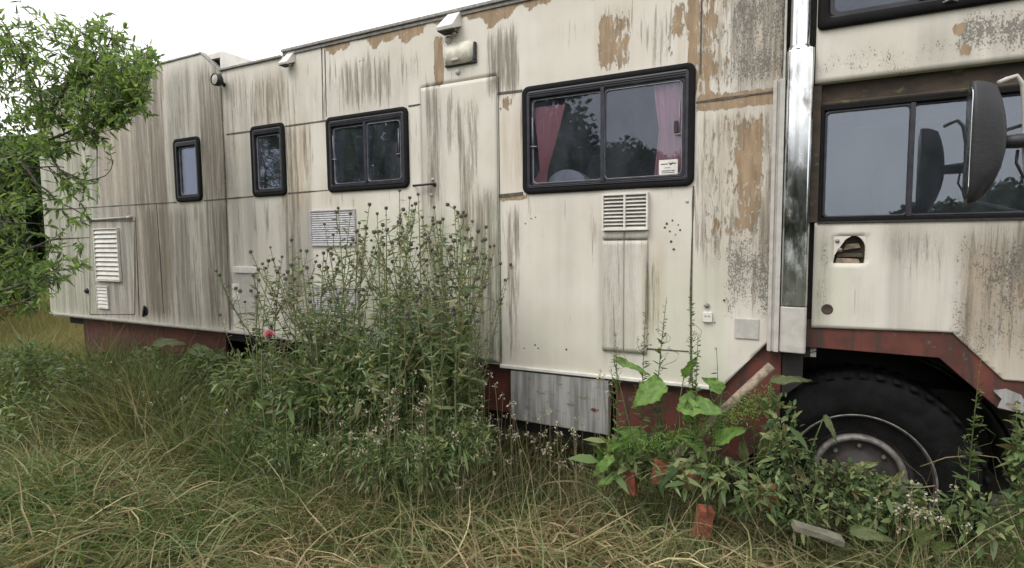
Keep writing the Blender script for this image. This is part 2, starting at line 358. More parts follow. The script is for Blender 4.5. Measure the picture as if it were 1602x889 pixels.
STREAK = [((820, 302, 900, 350), .40), ((1000, 292, 1086, 330), .35), ((512, 300, 560, 330), .5), ((590, 292, 640, 320), .4), ((394, 308, 448, 380), .4), ((276, 318, 316, 400), .5), ((505, 90, 530, 165), .4), ((620, 75, 660, 140), .42), ((830, 20, 925, 90), .30), ((990, 10, 1060, 80), .45), ((1092, 160, 1215, 250), .5), ((785, 318, 820, 400), .45), ((695, 100, 740, 130), .5), ((1278, 352, 1500, 380), .40), ((1150, 535, 1185, 560), .5), ((940, 362, 1012, 400), .4), ((360, 115, 395, 200), .45), ((80, 110, 150, 330), .35), ((170, 320, 207, 360), .5), ((1120, -60, 1160, 150), .6), ((1195, 170, 1214, 420), .6), ((810, 120, 818, 300), .5), ((300, 330, 318, 505), .4), ((150, 320, 205, 500), .3), ((1290, 352, 1310, 370), .5), ((1440, 352, 1480, 420), .45), ((1560, 352, 1700, 480), .6), ((480, 90, 500, 180), .3), ((880, 380, 900, 560), .25), ((640, 160, 660, 300), .3), ((207, 105, 262, 330), .62), ((232, 320, 262, 500), .9), ((205, 320, 236, 500), .45), ((262, 100, 300, 215), .45), ((318, 100, 358, 515), .78), ((262, 320, 312, 510), .5),
          ((392, 115, 452, 200), .62), ((455, 115, 472, 190), .4), ((443, 190, 470, 470), .7), ((470, 190, 490, 300), .5), ((448, 310, 468, 480), .6),
          ((360, 130, 378, 505), .35), ((530, 88, 612, 172), .64), ((600, 150, 620, 175), .5), ((503, 100, 514, 190), .55),
          ((668, 130, 690, 330), .78), ((698, 140, 716, 250), .6), ((716, 150, 748, 380), .66), ((745, 150, 752, 240), .4), ((672, 330, 700, 560), .45),
          ((762, 40, 812, 150), .82), ((733, 80, 745, 125), .6), ((735, 300, 782, 570), .6), ((752, 310, 768, 560), .5), ((790, 320, 812, 565), .66), ((845, 310, 858, 400), .3),
          ((915, 330, 940, 400), .3), ((943, 365, 975, 560), .38), ((983, 380, 1000, 520), .3), ((1010, 400, 1035, 525), .5), ((1038, 310, 1052, 360), .3), ((1020, 5, 1046, 112), .5),
          ((935, 0, 990, 60), .5), ((1088, 170, 1130, 420), .5), ((1130, 300, 1160, 400), .5), ((1150, -30, 1232, 150), .62), ((1175, 300, 1214, 480), .6),
          ((150, 110, 207, 490), .32), ((80, 330, 150, 490), .35), ((1278, 360, 1292, 510), .5), ((1395, 352, 1440, 430), .35), ((1500, 350, 1602, 560), .45), ((1330, 420, 1350, 500), .3)]
SPECK = [((1272, 55, 1500, 128), .72), ((1500, 0, 1700, 90), .95), ((1480, 352, 1700, 590), .72), ((1385, 352, 1480, 430), .5), ((1275, 352, 1300, 515), .7), ((1085, 60, 1160, 150), .5), ((930, 20, 990, 110), .4), ((360, 115, 450, 200), .4), ((660, 140, 775, 400), .35), ((1140, -30, 1232, 150), .85), ((1150, 150, 1214, 190), .55), ((1130, 330, 1212, 520), .78), ((1180, 380, 1212, 500), .85), ((1080, 560, 1140, 600), .4), ((1140, 530, 1200, 560), .7),
         ((1275, 55, 1330, 125), .62), ((1330, 60, 1480, 110), .42), ((1520, 0, 1700, 85), .85), ((1440, 30, 1530, 70), .55), ((1480, 355, 1700, 500), .55), ((1320, 412, 1350, 470), .6), ((1275, 350, 1296, 515), .55),
         ((320, 110, 356, 330), .55), ((205, 320, 262, 500), .4), ((1035, 335, 1070, 400), .45), ((262, 110, 300, 200), .35), ((560, 60, 630, 130), .35)]
GREY = [((1500, 352, 1700, 560), .6), ((1272, 355, 1300, 515), .5), ((1380, 352, 1450, 420), .6), ((1430, 20, 1700, 110), .35), ((1330, 440, 1480, 515), .25), ((60, 100, 207, 500), .80), ((207, 100, 262, 500), 1.0), ((262, 320, 360, 515), .85), ((262, 100, 360, 320), .7), ((360, 120, 400, 515), .38), ((400, 120, 640, 200), .22), ((395, 110, 445, 200), .4), ((440, 300, 490, 520), .55),
        ((735, 300, 785, 570), .5), ((660, 130, 700, 560), .35), ((935, 360, 1015, 565), .4), ((1150, -30, 1235, 160), .55), ((1380, 355, 1700, 600), .35), ((1450, 340, 1700, 480), .3), ((1100, 170, 1215, 500), .25), ((870, 320, 900, 460), .12)]
GREEN = [((60, 100, 150, 500), .35), ((530, 330, 790, 600), .45), ((1010, 420, 1140, 620), .4), ((1275, 380, 1330, 520), .35), ((820, 480, 1000, 600), .2)]
TAN = [((440, 190, 486, 330), .9), ((398, 115, 444, 195), .55), ((785, 165, 818, 300), .6), ((1005, 380, 1040, 530), .6), ((1500, 380, 1700, 600), .75), ((1095, 170, 1215, 400), .4), ((205, 110, 262, 490), .35), ((150, 110, 205, 320), .5), ((930, 0, 990, 110), .4), ((1175, 0, 1232, 150), .5), ((1060, 0, 1130, 160), .6), ((500, 280, 525, 320), .6)]
def wear_at(X, Z):
    out = []
    for lst in (PEEL, STREAK, SPECK, GREY, GREEN, TAN):
        a = np.zeros_like(X)
        for e in lst:
            sx, sz = (e[2], e[3]) if len(e) > 2 else (.05, .30)
            a = np.maximum(a, soft(X, Z, area(*e[0]), e[1], sx, sz))
        out.append(a)
    # paint lifted along the roof edge
    edge = 3.40+.035*np.sin(X*7.1)+.03*np.sin(X*17.+1)+.02*np.sin(X*41.)
    band = np.clip((Z-edge)/.02, 0, 1)*np.clip((X+3.68)/.05, 0, 1)*np.clip((-1.15-X)/.3, 0, 1)
    out[0] = np.maximum(out[0], band*1.2)
    out[0] = np.clip(out[0], 0, 1)
    return out
def refine(vals, step):
    vals = sorted(set(round(v, 4) for v in vals)); res = []
    for a, b_ in zip(vals[:-1], vals[1:]):
        n = max(1, int(math.ceil((b_-a)/step))); res += [a+(b_-a)*i/n for i in range(n)]
    return np.array(res+[vals[-1]])
def panel(name, x0, x1, z0, z1, holes, Y, parent, thick=.0, top=None, bot=None, extra=(), mat='wall', step=.03, edges=True):
    """a body panel in the plane y=Y with holes; top/bot: functions of x"""
    xs = refine([x0, x1]+[h[i] for h in holes for i in (0, 1)]+list(extra), step)
    zs = refine([z0, z1]+[h[i] for h in holes for i in (2, 3)], step)
    X, Z = np.meshgrid(xs, zs, indexing='ij')
    if top is not None: Z = np.minimum(Z, top(X))
    if bot is not None: Z = np.maximum(Z, bot(X))
    nx, nz = X.shape
    wob = .0025*np.sin(X*2.3+1)*np.sin(Z*3.1) if Y == 0 else 0*X
    V = np.stack([X, np.full_like(X, Y)+wob, Z], -1).reshape(-1, 3)
    idx = np.arange(nx*nz).reshape(nx, nz)
    q = np.stack([idx[:-1, :-1], idx[1:, :-1], idx[1:, 1:], idx[:-1, 1:]], -1)
    cx = (X[:-1, :-1]+X[1:, 1:])/2; cz = (Z[:-1, :-1]+Z[1:, 1:])/2
    keep = (Z[:-1, 1:]-Z[:-1, :-1] > 1e-4) | (Z[1:, 1:]-Z[1:, :-1] > 1e-4)
    for h in holes: keep &= ~((cx > h[0]) & (cx < h[1]) & (cz > h[2]) & (cz < h[3]))
    q = q[keep]
    o = fast_obj(name, V, quads=q, mat=M[mat], parent=parent, smooth=False)
    bm = bmesh.new(); bm.from_mesh(o.data)
    bmesh.ops.delete(bm, geom=[v for v in bm.verts if not v.link_faces], context='VERTS')
    bmesh.ops.remove_doubles(bm, verts=bm.verts, dist=1e-5)
    if thick:
        be = [e for e in bm.edges if e.is_boundary]
        r_ = bmesh.ops.extrude_edge_only(bm, edges=be)
        for v in r_['geom']:
            if isinstance(v, bmesh.types.BMVert): v.co.y += thick
    bm.to_mesh(o.data); bm.free()
    me = o.data; n = len(me.vertices); co = np.empty(n*3, np.float32); me.vertices.foreach_get('co', co); co = co.reshape(-1, 3)
    pe, st, sp, gr, gn, tn = wear_at(co[:, 0].astype(float), co[:, 2].astype(float))
    for nm, (a, b_, c) in (('wear', (pe, st, sp)), ('grime', (gr, gn, tn))):
        at = me.attributes.new(nm, 'FLOAT_COLOR', 'POINT'); at.data.foreach_set('color', np.stack([a, b_, c, np.ones(n)], -1).astype(np.float32).ravel())
    return o

# ================================================================== THE GROUND
def gh(x, y):
    """height of the soil"""
    x = np.asarray(x, float); y = np.asarray(y, float)
    h = -.12+.035*np.sin(x*1.7+.6)*np.cos(y*2.1)+.02*np.sin(x*4.3+y*3.1)+.012*np.sin(x*9.1-y*7.7)
    h = h+.20*np.exp(-(((x+4.1)/.8)**2+((y+1.9)/.6)**2))+.10*np.exp(-(((x+2.4)/.8)**2+((y+.9)/.45)**2))
    h = h+.10*np.exp(-(((x+.6)/.7)**2+((y+.9)/.4)**2))
    far = np.clip((np.hypot(x, y)-15)/40, 0, 1); return h*(1-far)+far*(-.1)
def make_ground():
    a = np.concatenate([-np.geomspace(14, 600, 26)[::-1], np.arange(-13.5, 6, .12), np.geomspace(6.2, 600, 26)])
    b_ = np.concatenate([-np.geomspace(5, 600, 26)[::-1], np.arange(-4.8, 4, .12), np.geomspace(4.2, 600, 26)])
    X, Y = np.meshgrid(a, b_, indexing='ij'); V = np.stack([X, Y, gh(X, Y)], -1)
    idx = np.arange(X.size).reshape(X.shape); q = np.stack([idx[:-1, :-1], idx[1:, :-1], idx[1:, 1:], idx[:-1, 1:]], -1)
    m = new_mat('soil_and_thatch'); t = NT(m); bs = t.n('ShaderNodeBsdfPrincipled')
    n1 = t.noise((1, 1, 1), 8, .7, 22); n2 = t.noise((1, 1, 1), 5, .6, .9)
    c = t.mix(t.step(n1, .35, .65), (.022, .018, .011), (.07, .058, .03)); c = t.mix(t.step(n2, .4, .6), c, (.03, .04, .015))
    t.l(c, bs.inputs['Base Color']); bs.inputs['Roughness'].default_value = .95
    t.out(bs.outputs[0])
    o = fast_obj('ground', V.reshape(-1, 3), quads=q.reshape(-1, 4), mat=m); tag(o, kind='structure')
make_ground()

# ================================================================== THE TRUCK
truck = empty('expedition_truck', (0, 0, 0))
tag(truck, 'long weathered off-white camper truck with peeling streaked paint, parked in tall grass', 'camper truck')
XR, XF = -8.55, -.12            # rear end and front end of the living box
def top_box(X): return np.where(X < -5.285, 3.66, np.where(X < -5.01, 3.66-(X+5.285)/.275*.20, np.where(X < -4.15, 3.46, 3.495)))
def bot_box(X): return np.where(X < -.42, np.interp(X, [-8.6, -5, -2.2, -.42], [.94, .935, .875, .88]), .88+(X+.42)*1.19)
WIN = [(-5.79, -5.37, 2.235, 2.876), (-4.615, -4.165, 2.235, 2.886), (-3.655, -2.785, 2.232, 2.866), (-1.778, -.602, 2.131, 2.876)]
DOOR = (-2.661, -1.985, .885, 2.993)
fr = .035
holes = [(a+fr, b_-fr, c+fr, d-fr) for a, b_, c, d in WIN]+[DOOR]
panel('side_wall', XR, XF, .86, 3.67, holes, 0, truck, .03, top_box, bot_box, (-5.285, -5.01, -4.151, -4.149, -.42))
panel('entrance_door', DOOR[0]+.006, DOOR[1]-.006, DOOR[2]+.004, DOOR[3]-.006, [], -.006, truck, .03)
door = bpy.data.objects['entrance_door']
# shell behind the side wall
mb = MB()
mb.box(XR, XR+.04, .03, 2.4, .93, 3.66); mb.box(XR, -5.01, .03, 2.4, 3.60, 3.652)
mb.box(XR, XF, 2.4, 2.44, .88, 3.45); mb.box(XR, XF, .031, 2.4, .90, .95); mb.box(-5.01, XF, .03, 2.4, 3.40, 3.45); mb.box(XF-.04, XF, .03, 2.4, 1.25, 3.40)
mb.box(-5.05, -5.01, .03, 2.4, 3.45, 3.6)
mb.build('box_shell', M['white'], truck)
mb = MB(); mb.box(XR+.06, XF-.06, .9, .92, .96, 3.39); mb.box(-2.72, -2.69, .05, .9, .96, 3.39); mb.box(-3.9, -3.87, .05, .9, .96, 3.39); mb.box(-5.2, -5.17, .05, .9, .96, 3.39)
mb.box(XR+.05, XF-.05, .05, 2.38, .955, .97); mb.box(XR+.05, XF-.05, .05, 2.38, 3.375, 3.395); mb.box(-1.95, -1.92, .05, .9, .96, 3.39); mb.box(-.3, -.27, .05, .9, .96, 3.39)
mb.build('interior_lining', M['interior'], truck)
# roof rails
mb = MB()
mb.box(-4.15, XF-.02, -.028, .03, 3.487, 3.512); mb.box(-4.15, XF-.02, -.012, .0, 3.46, 3.487)
mb.build('roof_rail', M['grey'], truck, bevel=.004)
mb = MB(); mb.box(-5.01, -4.17, -.022, .03, 3.452, 3.472); mb.prism([(-5.30, 3.657), (-5.285, 3.657), (-5.01, 3.457), (-5.01, 3.472), (-5.28, 3.678), (-5.30, 3.678)], -.014, .05)
mb.box(-6.07, -5.30, -.014, .05, 3.657, 3.675); mb.box(XR, -6.085, -.02, .05, 3.655, 3.690)
mb.build('roof_rail', M['grey'], truck, bevel=.004)
# lower edge trim
mb = MB(); mb.prism([(-8.55, .928), (-5.05, .920), (-2.67, .872), (-2.67, .888), (-5.05, .938), (-8.55, .946)], -.018, .02); mb.build('sill_trim', M['greybox'], truck)
mb = MB(); mb.prism([(-1.98, .858), (-.47, .862), (-.47, .884), (-1.98, .882)], -.022, .02); mb.build('sill_trim', M['white'], truck, bevel=.004)
mb = MB(); mb.prism([(-1.98, .846), (-.47, .850), (-.47, .858), (-1.98, .854)], -.012, .02); mb.build('sill_shadow_gap', M['dark'], truck)
# seams (joints with dirt in them)
def strip(pts, wd, y=-.003, name='panel_seam', mat='seam'):
    mb = MB(); n = len(pts)
    for (x0, z0), (x1, z1) in zip(pts[:-1], pts[1:]):
        L = math.hypot(x1-x0, z1-z0); k = max(1, int(L/.12)); nx_, nz_ = -(z1-z0)/L, (x1-x0)/L; v = []
        for i in range(k+1):
            x = x0+(x1-x0)*i/k; z = z0+(z1-z0)*i/k; h = wd*(.5+random.uniform(-.22, .3))
            for yy in (y, .004): v += [(x+nx_*h, yy, z+nz_*h), (x-nx_*h, yy, z-nz_*h)]
        f = []
        for i in range(k):
            a = i*4; b_ = a+4; f += [(a, a+1, b_+1, b_), (a, b_, b_+2, a+2), (a+1, a+3, b_+3, b_+1)]
        mb.add(v, f)
    return mb.build(name, M[mat], truck)
strip([(-8.5, 2.245), (-5.8, 2.236)], .010); strip([(-5.36, 2.236), (-4.62, 2.245)], .010); strip([(-4.16, 2.25), (-3.66, 2.255)], .014)
strip([(-4.97, 2.853), (-4.62, 2.850)], .011); strip([(-4.16, 2.848), (-3.66, 2.846)], .014); strip([(-2.78, 2.866), (-2.665, 2.868)], .010)
strip([(-1.98, 2.862), (-1.782, 2.857)], .016); strip([(-1.98, 2.128), (-1.782, 2.138)], .018)
strip([(-.598, 2.634), (-.13, 2.646)], .012)
strip([(-3.685, 3.46), (-3.695, 2.86)], .008); strip([(-3.650, 3.44), (-3.655, 2.88)], .005)
strip([(-5.013, 3.44), (-5.02, 2.2), (-5.05, .94)], .012)
strip([(-.606, 2.13), (-.612, 1.5), (-.606, .9)], .010); strip([(-1.975, 2.98), (-1.975, .89)], .006); strip([(-.575, 2.8), (-.575, 3.45)], .007)
strip([W(152, 222), W(152, 320)], .02); strip([W(212, 340), W(218, 495)], .010); strip([W(245, 320), W(256, 490)], .008)
strip([(-.62, 1.09), (-1.18, 1.08)], .008)
# door frame gap
mb = MB(); a, b_, c, d = DOOR
ring(mb, [(a-.006, c-.004), (b_+.008, c-.004), (b_+.008, d+.006), (a-.006, d+.006)], [(a+.007, c+.005), (b_-.007, c+.005), (b_-.007, d-.007), (a+.007, d-.007)], .008, .03)
mb.build('door_seal', M['dark'], truck)
mb = MB(); mb.tube([(a-.02, -.03, c+.0), (a-.02, -.03, c-.002)], .001)
# door handle + knobs
hx, hz = W(660, 291); hx2, hz2 = W(681, 291)
mb = MB(); mb.tube([(hx-.06, -.012, hz), (hx-.05, -.045, hz), (hx2-.01, -.045, hz+.004), (hx2, -.012, hz+.004)], [.009, .010, .009, .009], 8); mb.lathe([(0, -.02), (.016, -.016), (.018, 0)], (hx2, 0, hz+.004), k=14)
mb.build('handle', M['black'], door, True)
def knob(px, py, r_, mat, parent=truck, name='knob', d=.02):
    x, z = W(px, py); mb = MB(); mb.lathe([(0, -d), (r_*.7, -d*.95), (r_, -d*.5), (r_*1.05, 0)], (x, 0, z), k=16); return mb.build(name, M[mat], parent, True)
knob(678, 281, .012, 'greybox', door); knob(676, 305, .010, 'greybox', door)
knob(717, 113, .020, 'greybox'); knob(1075, 315, .010, 'greybox', name='rivet', d=.008); knob(1086, 150, .007, 'grey', name='rivet', d=.006)
for q in ((783, 170), (783, 395), (784, 500)): knob(*q, .007, 'grey', name='rivet', d=.006)
# little chips of paint gone near the louvre: dark screw heads
for q in ((1043, 350), (1052, 345), (1061, 352), (1048, 362), (1057, 367), (1064, 360), (1050, 378), (1054, 390), (1040, 356), (831, 342), (822, 350), (838, 340), (837, 540), (842, 545), (886, 547), (820, 545), (1118, 505), (1133, 470)):
    knob(q[0], q[1], random.uniform(.004, .008), 'seam', name='screw_head', d=.003)

# ------------------------------------------------------------------ windows
def window(x0, x1, z0, z1, panes, parent=truck, glass='glass', rub=.038, rad=.05, yo=0., curtains=None):
    mb = MB(); ring(mb, rrect(x0, x1, z0, z1, rad), rrect(x0+rub, x1-rub, z0+rub, z1-rub, rad*.5), yo-.022, yo+.02, .006)
    wn = mb.build('window', M['rubber'], parent, True)
    # track frame
    a, b_, c, d = x0+rub*.9, x1-rub*.9, z0+rub*.9, z1-rub*.9; tk = .022
    mb = MB(); ring(mb, rrect(a, b_, c, d, .02), rrect(a+tk, b_-tk, c+tk, d-tk*2.2, .015), yo-.022, yo+.03, .004)
    for k in (.0, .012): mb.box(a+.02, b_-.02, yo-.026-k*.2, yo-.021, d-.016-k, d-.011-k)
    for k in (.0, .010): mb.box(a+.02, b_-.02, yo-.026, yo-.021, c+.006+k, c+.009+k)
    mb.build('track_frame', M['rail'], wn, bevel=.002)
    a += tk; b_ -= tk; c += tk; d -= tk*2.2; n = panes
    for i in range(n):
        u0 = a+(b_-a)*i/n; u1 = a+(b_-a)*(i+1)/n; yy = yo+(.010 if i == 0 else -.002)
        if n > 1:
            if i == 0: u1 += .012
            else: u0 -= .004
        e = .013
        mb = MB(); ring(mb, rrect(u0, u1, c, d, .012), rrect(u0+.017, u1-.017, c+.014, d-.014, .028), yy-.010, yy+.014, .003)
        sash = mb.build('sash', M['rail'], wn, True)
        mb = MB(); ring(mb, rrect(u0+.0165, u1-.0165, c+.0135, d-.0135, .030), rrect(u0+.0205, u1-.0205, c+.0178, d-.0178, .030), yy-.013, yy+.004, .001)
        mb.build('sash_edge', M['edge'], wn, True)
        mb = MB(); mb.prism(rrect(u0+.02, u1-.02, c+.017, d-.017, .03), yy-.002, yy+.003); mb.build('pane', M[glass], wn)
    if n > 1:
        xm = (a+b_)/2+.002; mb = MB(); mb.box(xm-.012, xm+.014, yo-.028, yo-.003, c-.004, d+.004); mb.build('centre_post', M['rail'], wn, bevel=.003)
        zm = c+(d-c)*.45
        mb = MB(); mb.box(b_-.065, b_-.042, yo-.024, yo-.006, zm, zm+.075); mb.build('catch', M['black'], wn, bevel=.003)
        mb = MB(); mb.tube([(b_-.060, yo-.018, zm-.008), (b_-.022, yo-.020, zm-.010)], .004); mb.tube([(b_-.034, yo-.016, zm-.02), (b_-.034, yo-.016, zm+.19)], .0035)
        mb.build('catch', M['edge'], wn, True)
        mb = MB(); mb.tube([(a+.008, yo-.014, zm), (a+.055, yo-.016, zm-.004)], .005); mb.tube([(a+.020, yo-.012, zm), (a+.020, yo-.012, zm+.2)], .004); mb.build('catch', M['edge'], wn, True)
    return wn
def curtain(wn, top, bottom, z0, z1, y, mat, folds=9, tie=None, name='curtain'):
    """top, bottom: (x0, x1) extents; tie: (z, x0, x1) gather"""
    nu, nv = folds*8, 26; V = []
    for j in range(nv+1):
        t = j/nv; z = z1+(z0-z1)*t
        if tie:
            tt = (z1-tie[0])/(z1-z0)
            if t < tt: s = (t/tt)**1.3; xa = top[0]+(tie[1]-top[0])*s; xb = top[1]+(tie[2]-top[1])*s
            else: s = ((t-tt)/(1-tt))**.8; xa = tie[1]+(bottom[0]-tie[1])*s; xb = tie[2]+(bottom[1]-tie[2])*s
        else: xa = top[0]+(bottom[0]-top[0])*t; xb = top[1]+(bottom[1]-top[1])*t
        for i in range(nu+1):
            u = i/nu; ph = u*folds*2*math.pi+.8*math.sin(3*u+2*t)
            V.append((xa+(xb-xa)*(u+.012*math.sin(ph*2)), y+.016*math.sin(ph)+.006*math.sin(ph*.37+t*3), z+.006*math.sin(ph)*t))
    q = [(j*(nu+1)+i, j*(nu+1)+i+1, (j+1)*(nu+1)+i+1, (j+1)*(nu+1)+i) for j in range(nv) for i in range(nu)]
    return fast_obj(name, V, quads=q, mat=M[mat], parent=wn)
ws = [window(*WIN[0], 1), window(*WIN[1], 1), window(*WIN[2], 2), window(*WIN[3], 2, rub=.040)]
def x_at(px, py, Y): return W(px, py, Y)[0]
Yc = .045
curtain(ws[3], (x_at(834, 175, Yc), x_at(884, 170, Yc)), (x_at(832, 284, Yc), x_at(856, 284, Yc)), 2.19, 2.74, Yc, 'curtain', 7, (2.30, x_at(846, 260, Yc), x_at(858, 260, Yc)))
curtain(ws[3], (x_at(1022, 150, Yc), x_at(1074, 140, Yc)), (x_at(1022, 278, Yc), x_at(1068, 278, Yc)), 2.18, 2.80, Yc, 'curtain', 4, (2.50, x_at(1030, 210, Yc), x_at(1070, 210, Yc)))
curtain(ws[2], (x_at(526, 200, Yc), x_at(538, 200, Yc)), (x_at(528, 280, Yc), x_at(534, 280, Yc)), 2.28, 2.80, Yc, 'netting', 3)
curtain(ws[2], (x_at(545, 200, Yc), x_at(572, 195, Yc)), (x_at(566, 280, Yc), x_at(572, 280, Yc)), 2.28, 2.80, Yc, 'netting', 4)
# white cushion on the sill inside the big window
mb = MB(); cx0, cx1 = x_at(860, 275, .12), x_at(932, 275, .12)
pts = [(cx0+(cx1-cx0)*i/14, 2.17+.13*(math.sin(math.pi*min(1, (i+1)/13))**.45 if i < 13 else 0)) for i in range(15)]
mb.prism([(cx1, 2.15)]+[(cx0, 2.15)]+pts, .09, .22); mb.build('cushion', M['netting'], ws[3], bevel=.02)
# sticker with small print in the lower corner of the big window
sx0, sz1 = W(1031, 251, -.008); sx1, sz0 = W(1060, 272, -.008)
mb = MB(); mb.box(sx0, sx1, -.0075, -.0055, sz0, sz1); st = mb.build('sticker', M['white'], ws[3])
mb = MB(); ww, hh = sx1-sx0, sz1-sz0
mb.box(sx0+.1*ww, sx0+.48*ww, -.0085, -.0078, sz0+.68*hh, sz0+.74*hh); mb.box(sx0+.66*ww, sx0+.92*ww, -.0085, -.0078, sz0+.70*hh, sz0+.76*hh)
mb.prism([(sx0+.50*ww, sz0+.84*hh), (sx0+.60*ww, sz0+.62*hh), (sx0+.66*ww, sz0+.62*hh), (sx0+.76*ww, sz0+.84*hh), (sx0+.63*ww, sz0+.74*hh)], -.0085, -.0078)
mb.box(sx0+.3*ww, sx0+.6*ww, -.0085, -.0078, sz0+.44*hh, sz0+.47*hh)
mb.box(sx0+.14*ww, sx0+.62*ww, -.0085, -.0078, sz0+.22*hh, sz0+.27*hh); mb.box(sx0+.66*ww, sx0+.84*ww, -.0085, -.0078, sz0+.22*hh, sz0+.27*hh); mb.box(sx0+.14*ww, sx0+.84*ww, -.0085, -.0078, sz0+.10*hh, sz0+.14*hh)
mb.build('sticker_print', M['black'], ws[3])

# ------------------------------------------------------------------ louvres, hatches, lamps on the side
def louvre(px0, py0, px1, py1, n, cols, mat='white', depth=.05, name='louvre'):
    x0, z1 = W(px0, py0, -depth); x1, z0 = W(px1, py1, -depth)
    mb = MB(); mb.box(x0, x1, -.004, -.001, z0, z1)
    b0 = .012; mb.box(x0, x1, -depth, -.004, z1-b0, z1); mb.box(x0, x1, -depth, -.004, z0, z0+b0); mb.box(x0, x0+b0, -depth+.001, -.004, z0+b0, z1-b0); mb.box(x1-b0, x1, -depth+.001, -.004, z0+b0, z1-b0)
    for c in range(1, cols): xm = x0+(x1-x0)*c/cols; mb.box(xm-.007, xm+.007, -depth+.002, -.004, z0+b0, z1-b0)
    fr_ = mb.build(name, M[mat], truck, bevel=.002)
    h = (z1-z0-2*b0)/n; m2 = MB()
    for i in range(n):
        z = z0+b0+h*(i+.5)
        m2.prism([(0, 0)]*0 or [(x0+b0, z), (x1-b0, z), (x1-b0, z+.002), (x0+b0, z+.002)], -.004, -.004) if False else None
        v = [(x0+b0, -depth+.004, z-h*.36), (x1-b0, -depth+.004, z-h*.36), (x1-b0, -.006, z+h*.46), (x0+b0, -.006, z+h*.46)]
        v += [(p[0], p[1]+.002, p[2]-.004) for p in v]
        m2.add(v, [(0, 1, 2, 3), (7, 6, 5, 4), (0, 4, 5, 1), (1, 5, 6, 2), (2, 6, 7, 3), (3, 7, 4, 0)])
    m2.build('slats', M[mat], fr_)
    bk = MB(); bk.box(x0+b0, x1-b0, -.0055, -.0041, z0+b0, z1-b0); bk.build('louvre_backing', M['dark'], fr_)
    return fr_
louvre(941, 304, 1013, 360, 9, 2, depth=.045)
louvre(484, 330, 556, 385, 15, 1, 'alu', .018); louvre(488, 448, 560, 496, 12, 1, 'alu', .018)
louvre(144, 358, 187, 441, 11, 1, 'white', .03); louvre(149, 447, 169, 484, 6, 1, 'white', .02)
def cover(px0, py0, px1, py1, d, mat, name='hatch', r_=.02, y=0.):
    x0, z1 = W(px0, py0, -d); x1, z0 = W(px1, py1, -d); mb = MB(); mb.prism(rrect(min(x0, x1), max(x0, x1), z0, z1, r_), -d, .0005); return mb.build(name, M[mat], truck, bevel=.004)
# flat duct cover below the louvre, two halves
x0, z1 = W(944, 362); x1, z0 = W(1012, 553); xm = W(977, 450)[0]
panel('duct_cover', x0, xm-.003, z0, 2.005-.21, [], -.016, truck, .016); panel('duct_cover', xm+.003, x1, z0, 2.005-.21, [], -.016, truck, .016)
panel('duct_cover', x0, xm-.003, 2.005-.20, z1-.002, [], -.018, truck, .018); panel('duct_cover', xm+.003, x1, 2.005-.20, z1-.002, [], -.018, truck, .018)
c = cover(1150, 498, 1187, 532, .010, 'greybox', 'service_cover', .004)
sq = cover(1099, 488, 1114, 505, .022, 'white', 'power_socket', .008); knob(1106, 478, .016, 'grey', name='socket_cap')
mb = MB(); px_, pz_ = W(1102, 495, -.023); mb.box(px_, px_+.012, -.0235, -.0222, pz_, pz_+.004); mb.box(px_+.02, px_+.032, -.0235, -.0222, pz_, pz_+.004); mb.build('socket_slot', M['black'], sq)
# water hatch on the left with its lid and lock
h1 = cover(363, 424, 399, 492, .014, 'greybox', 'water_hatch', .03); x0, z1 = W(364, 417, -.03); x1, z0 = W(400, 428, -.03)
mb = MB(); mb.prism(rrect(x0, x1, z0, z1, .02), -.035, .0); mb.build('hatch_lid', M['white'], h1, bevel=.006)
x0, z1 = W(363, 444, -.02); x1, z0 = W(375, 470, -.02); mb = MB(); mb.prism(rrect(x0, x1, z0, z1, .012), -.024, -.012); mb.tube([(x0+.03, -.026, z1-.05), (x1-.02, -.026, z1-.05)], .006); mb.build('hatch_lock', M['white'], h1, bevel=.003)
# rear hatch outline, hinge rod, latch
for pp in (((141, 346), (211, 346), (211, 492), (141, 492)), ((219, 340), (270, 340), (277, 500), (220, 500))):
    pts = [W(*q) for q in pp]; 
    if pp[0][0] == 141: strip(pts+[pts[0]], .008, name='hatch_gap')
x0, z0 = W(137, 344, -.02); x1, z1 = W(203, 340, -.02); mb = MB(); mb.tube([(x0, -.018, z0), (x1, -.018, z1)], .010, 8); mb.tube([(x0-.02, -.018, z0), (x0+.05, -.02, z0)], .018, 8); mb.tube([(x1-.05, -.018, z1), (x1+.02, -.02, z1)], .018, 8); mb.build('hinge_rod', M['greybox'], truck, True)
knob(137, 455, .032, 'black', name='filler_cap', d=.03)
x0, z0 = W(226, 487, -.01); mb = MB(); mb.lathe([(0, -.008), (.05, -.006), (.055, 0)], (x0, 0, z0), k=18); mb.tube([(x0-.02, -.016, z0-.06), (x0+.02, -.02, z0+.06)], .012, 8); mb.build('latch', M['black'], truck, True)
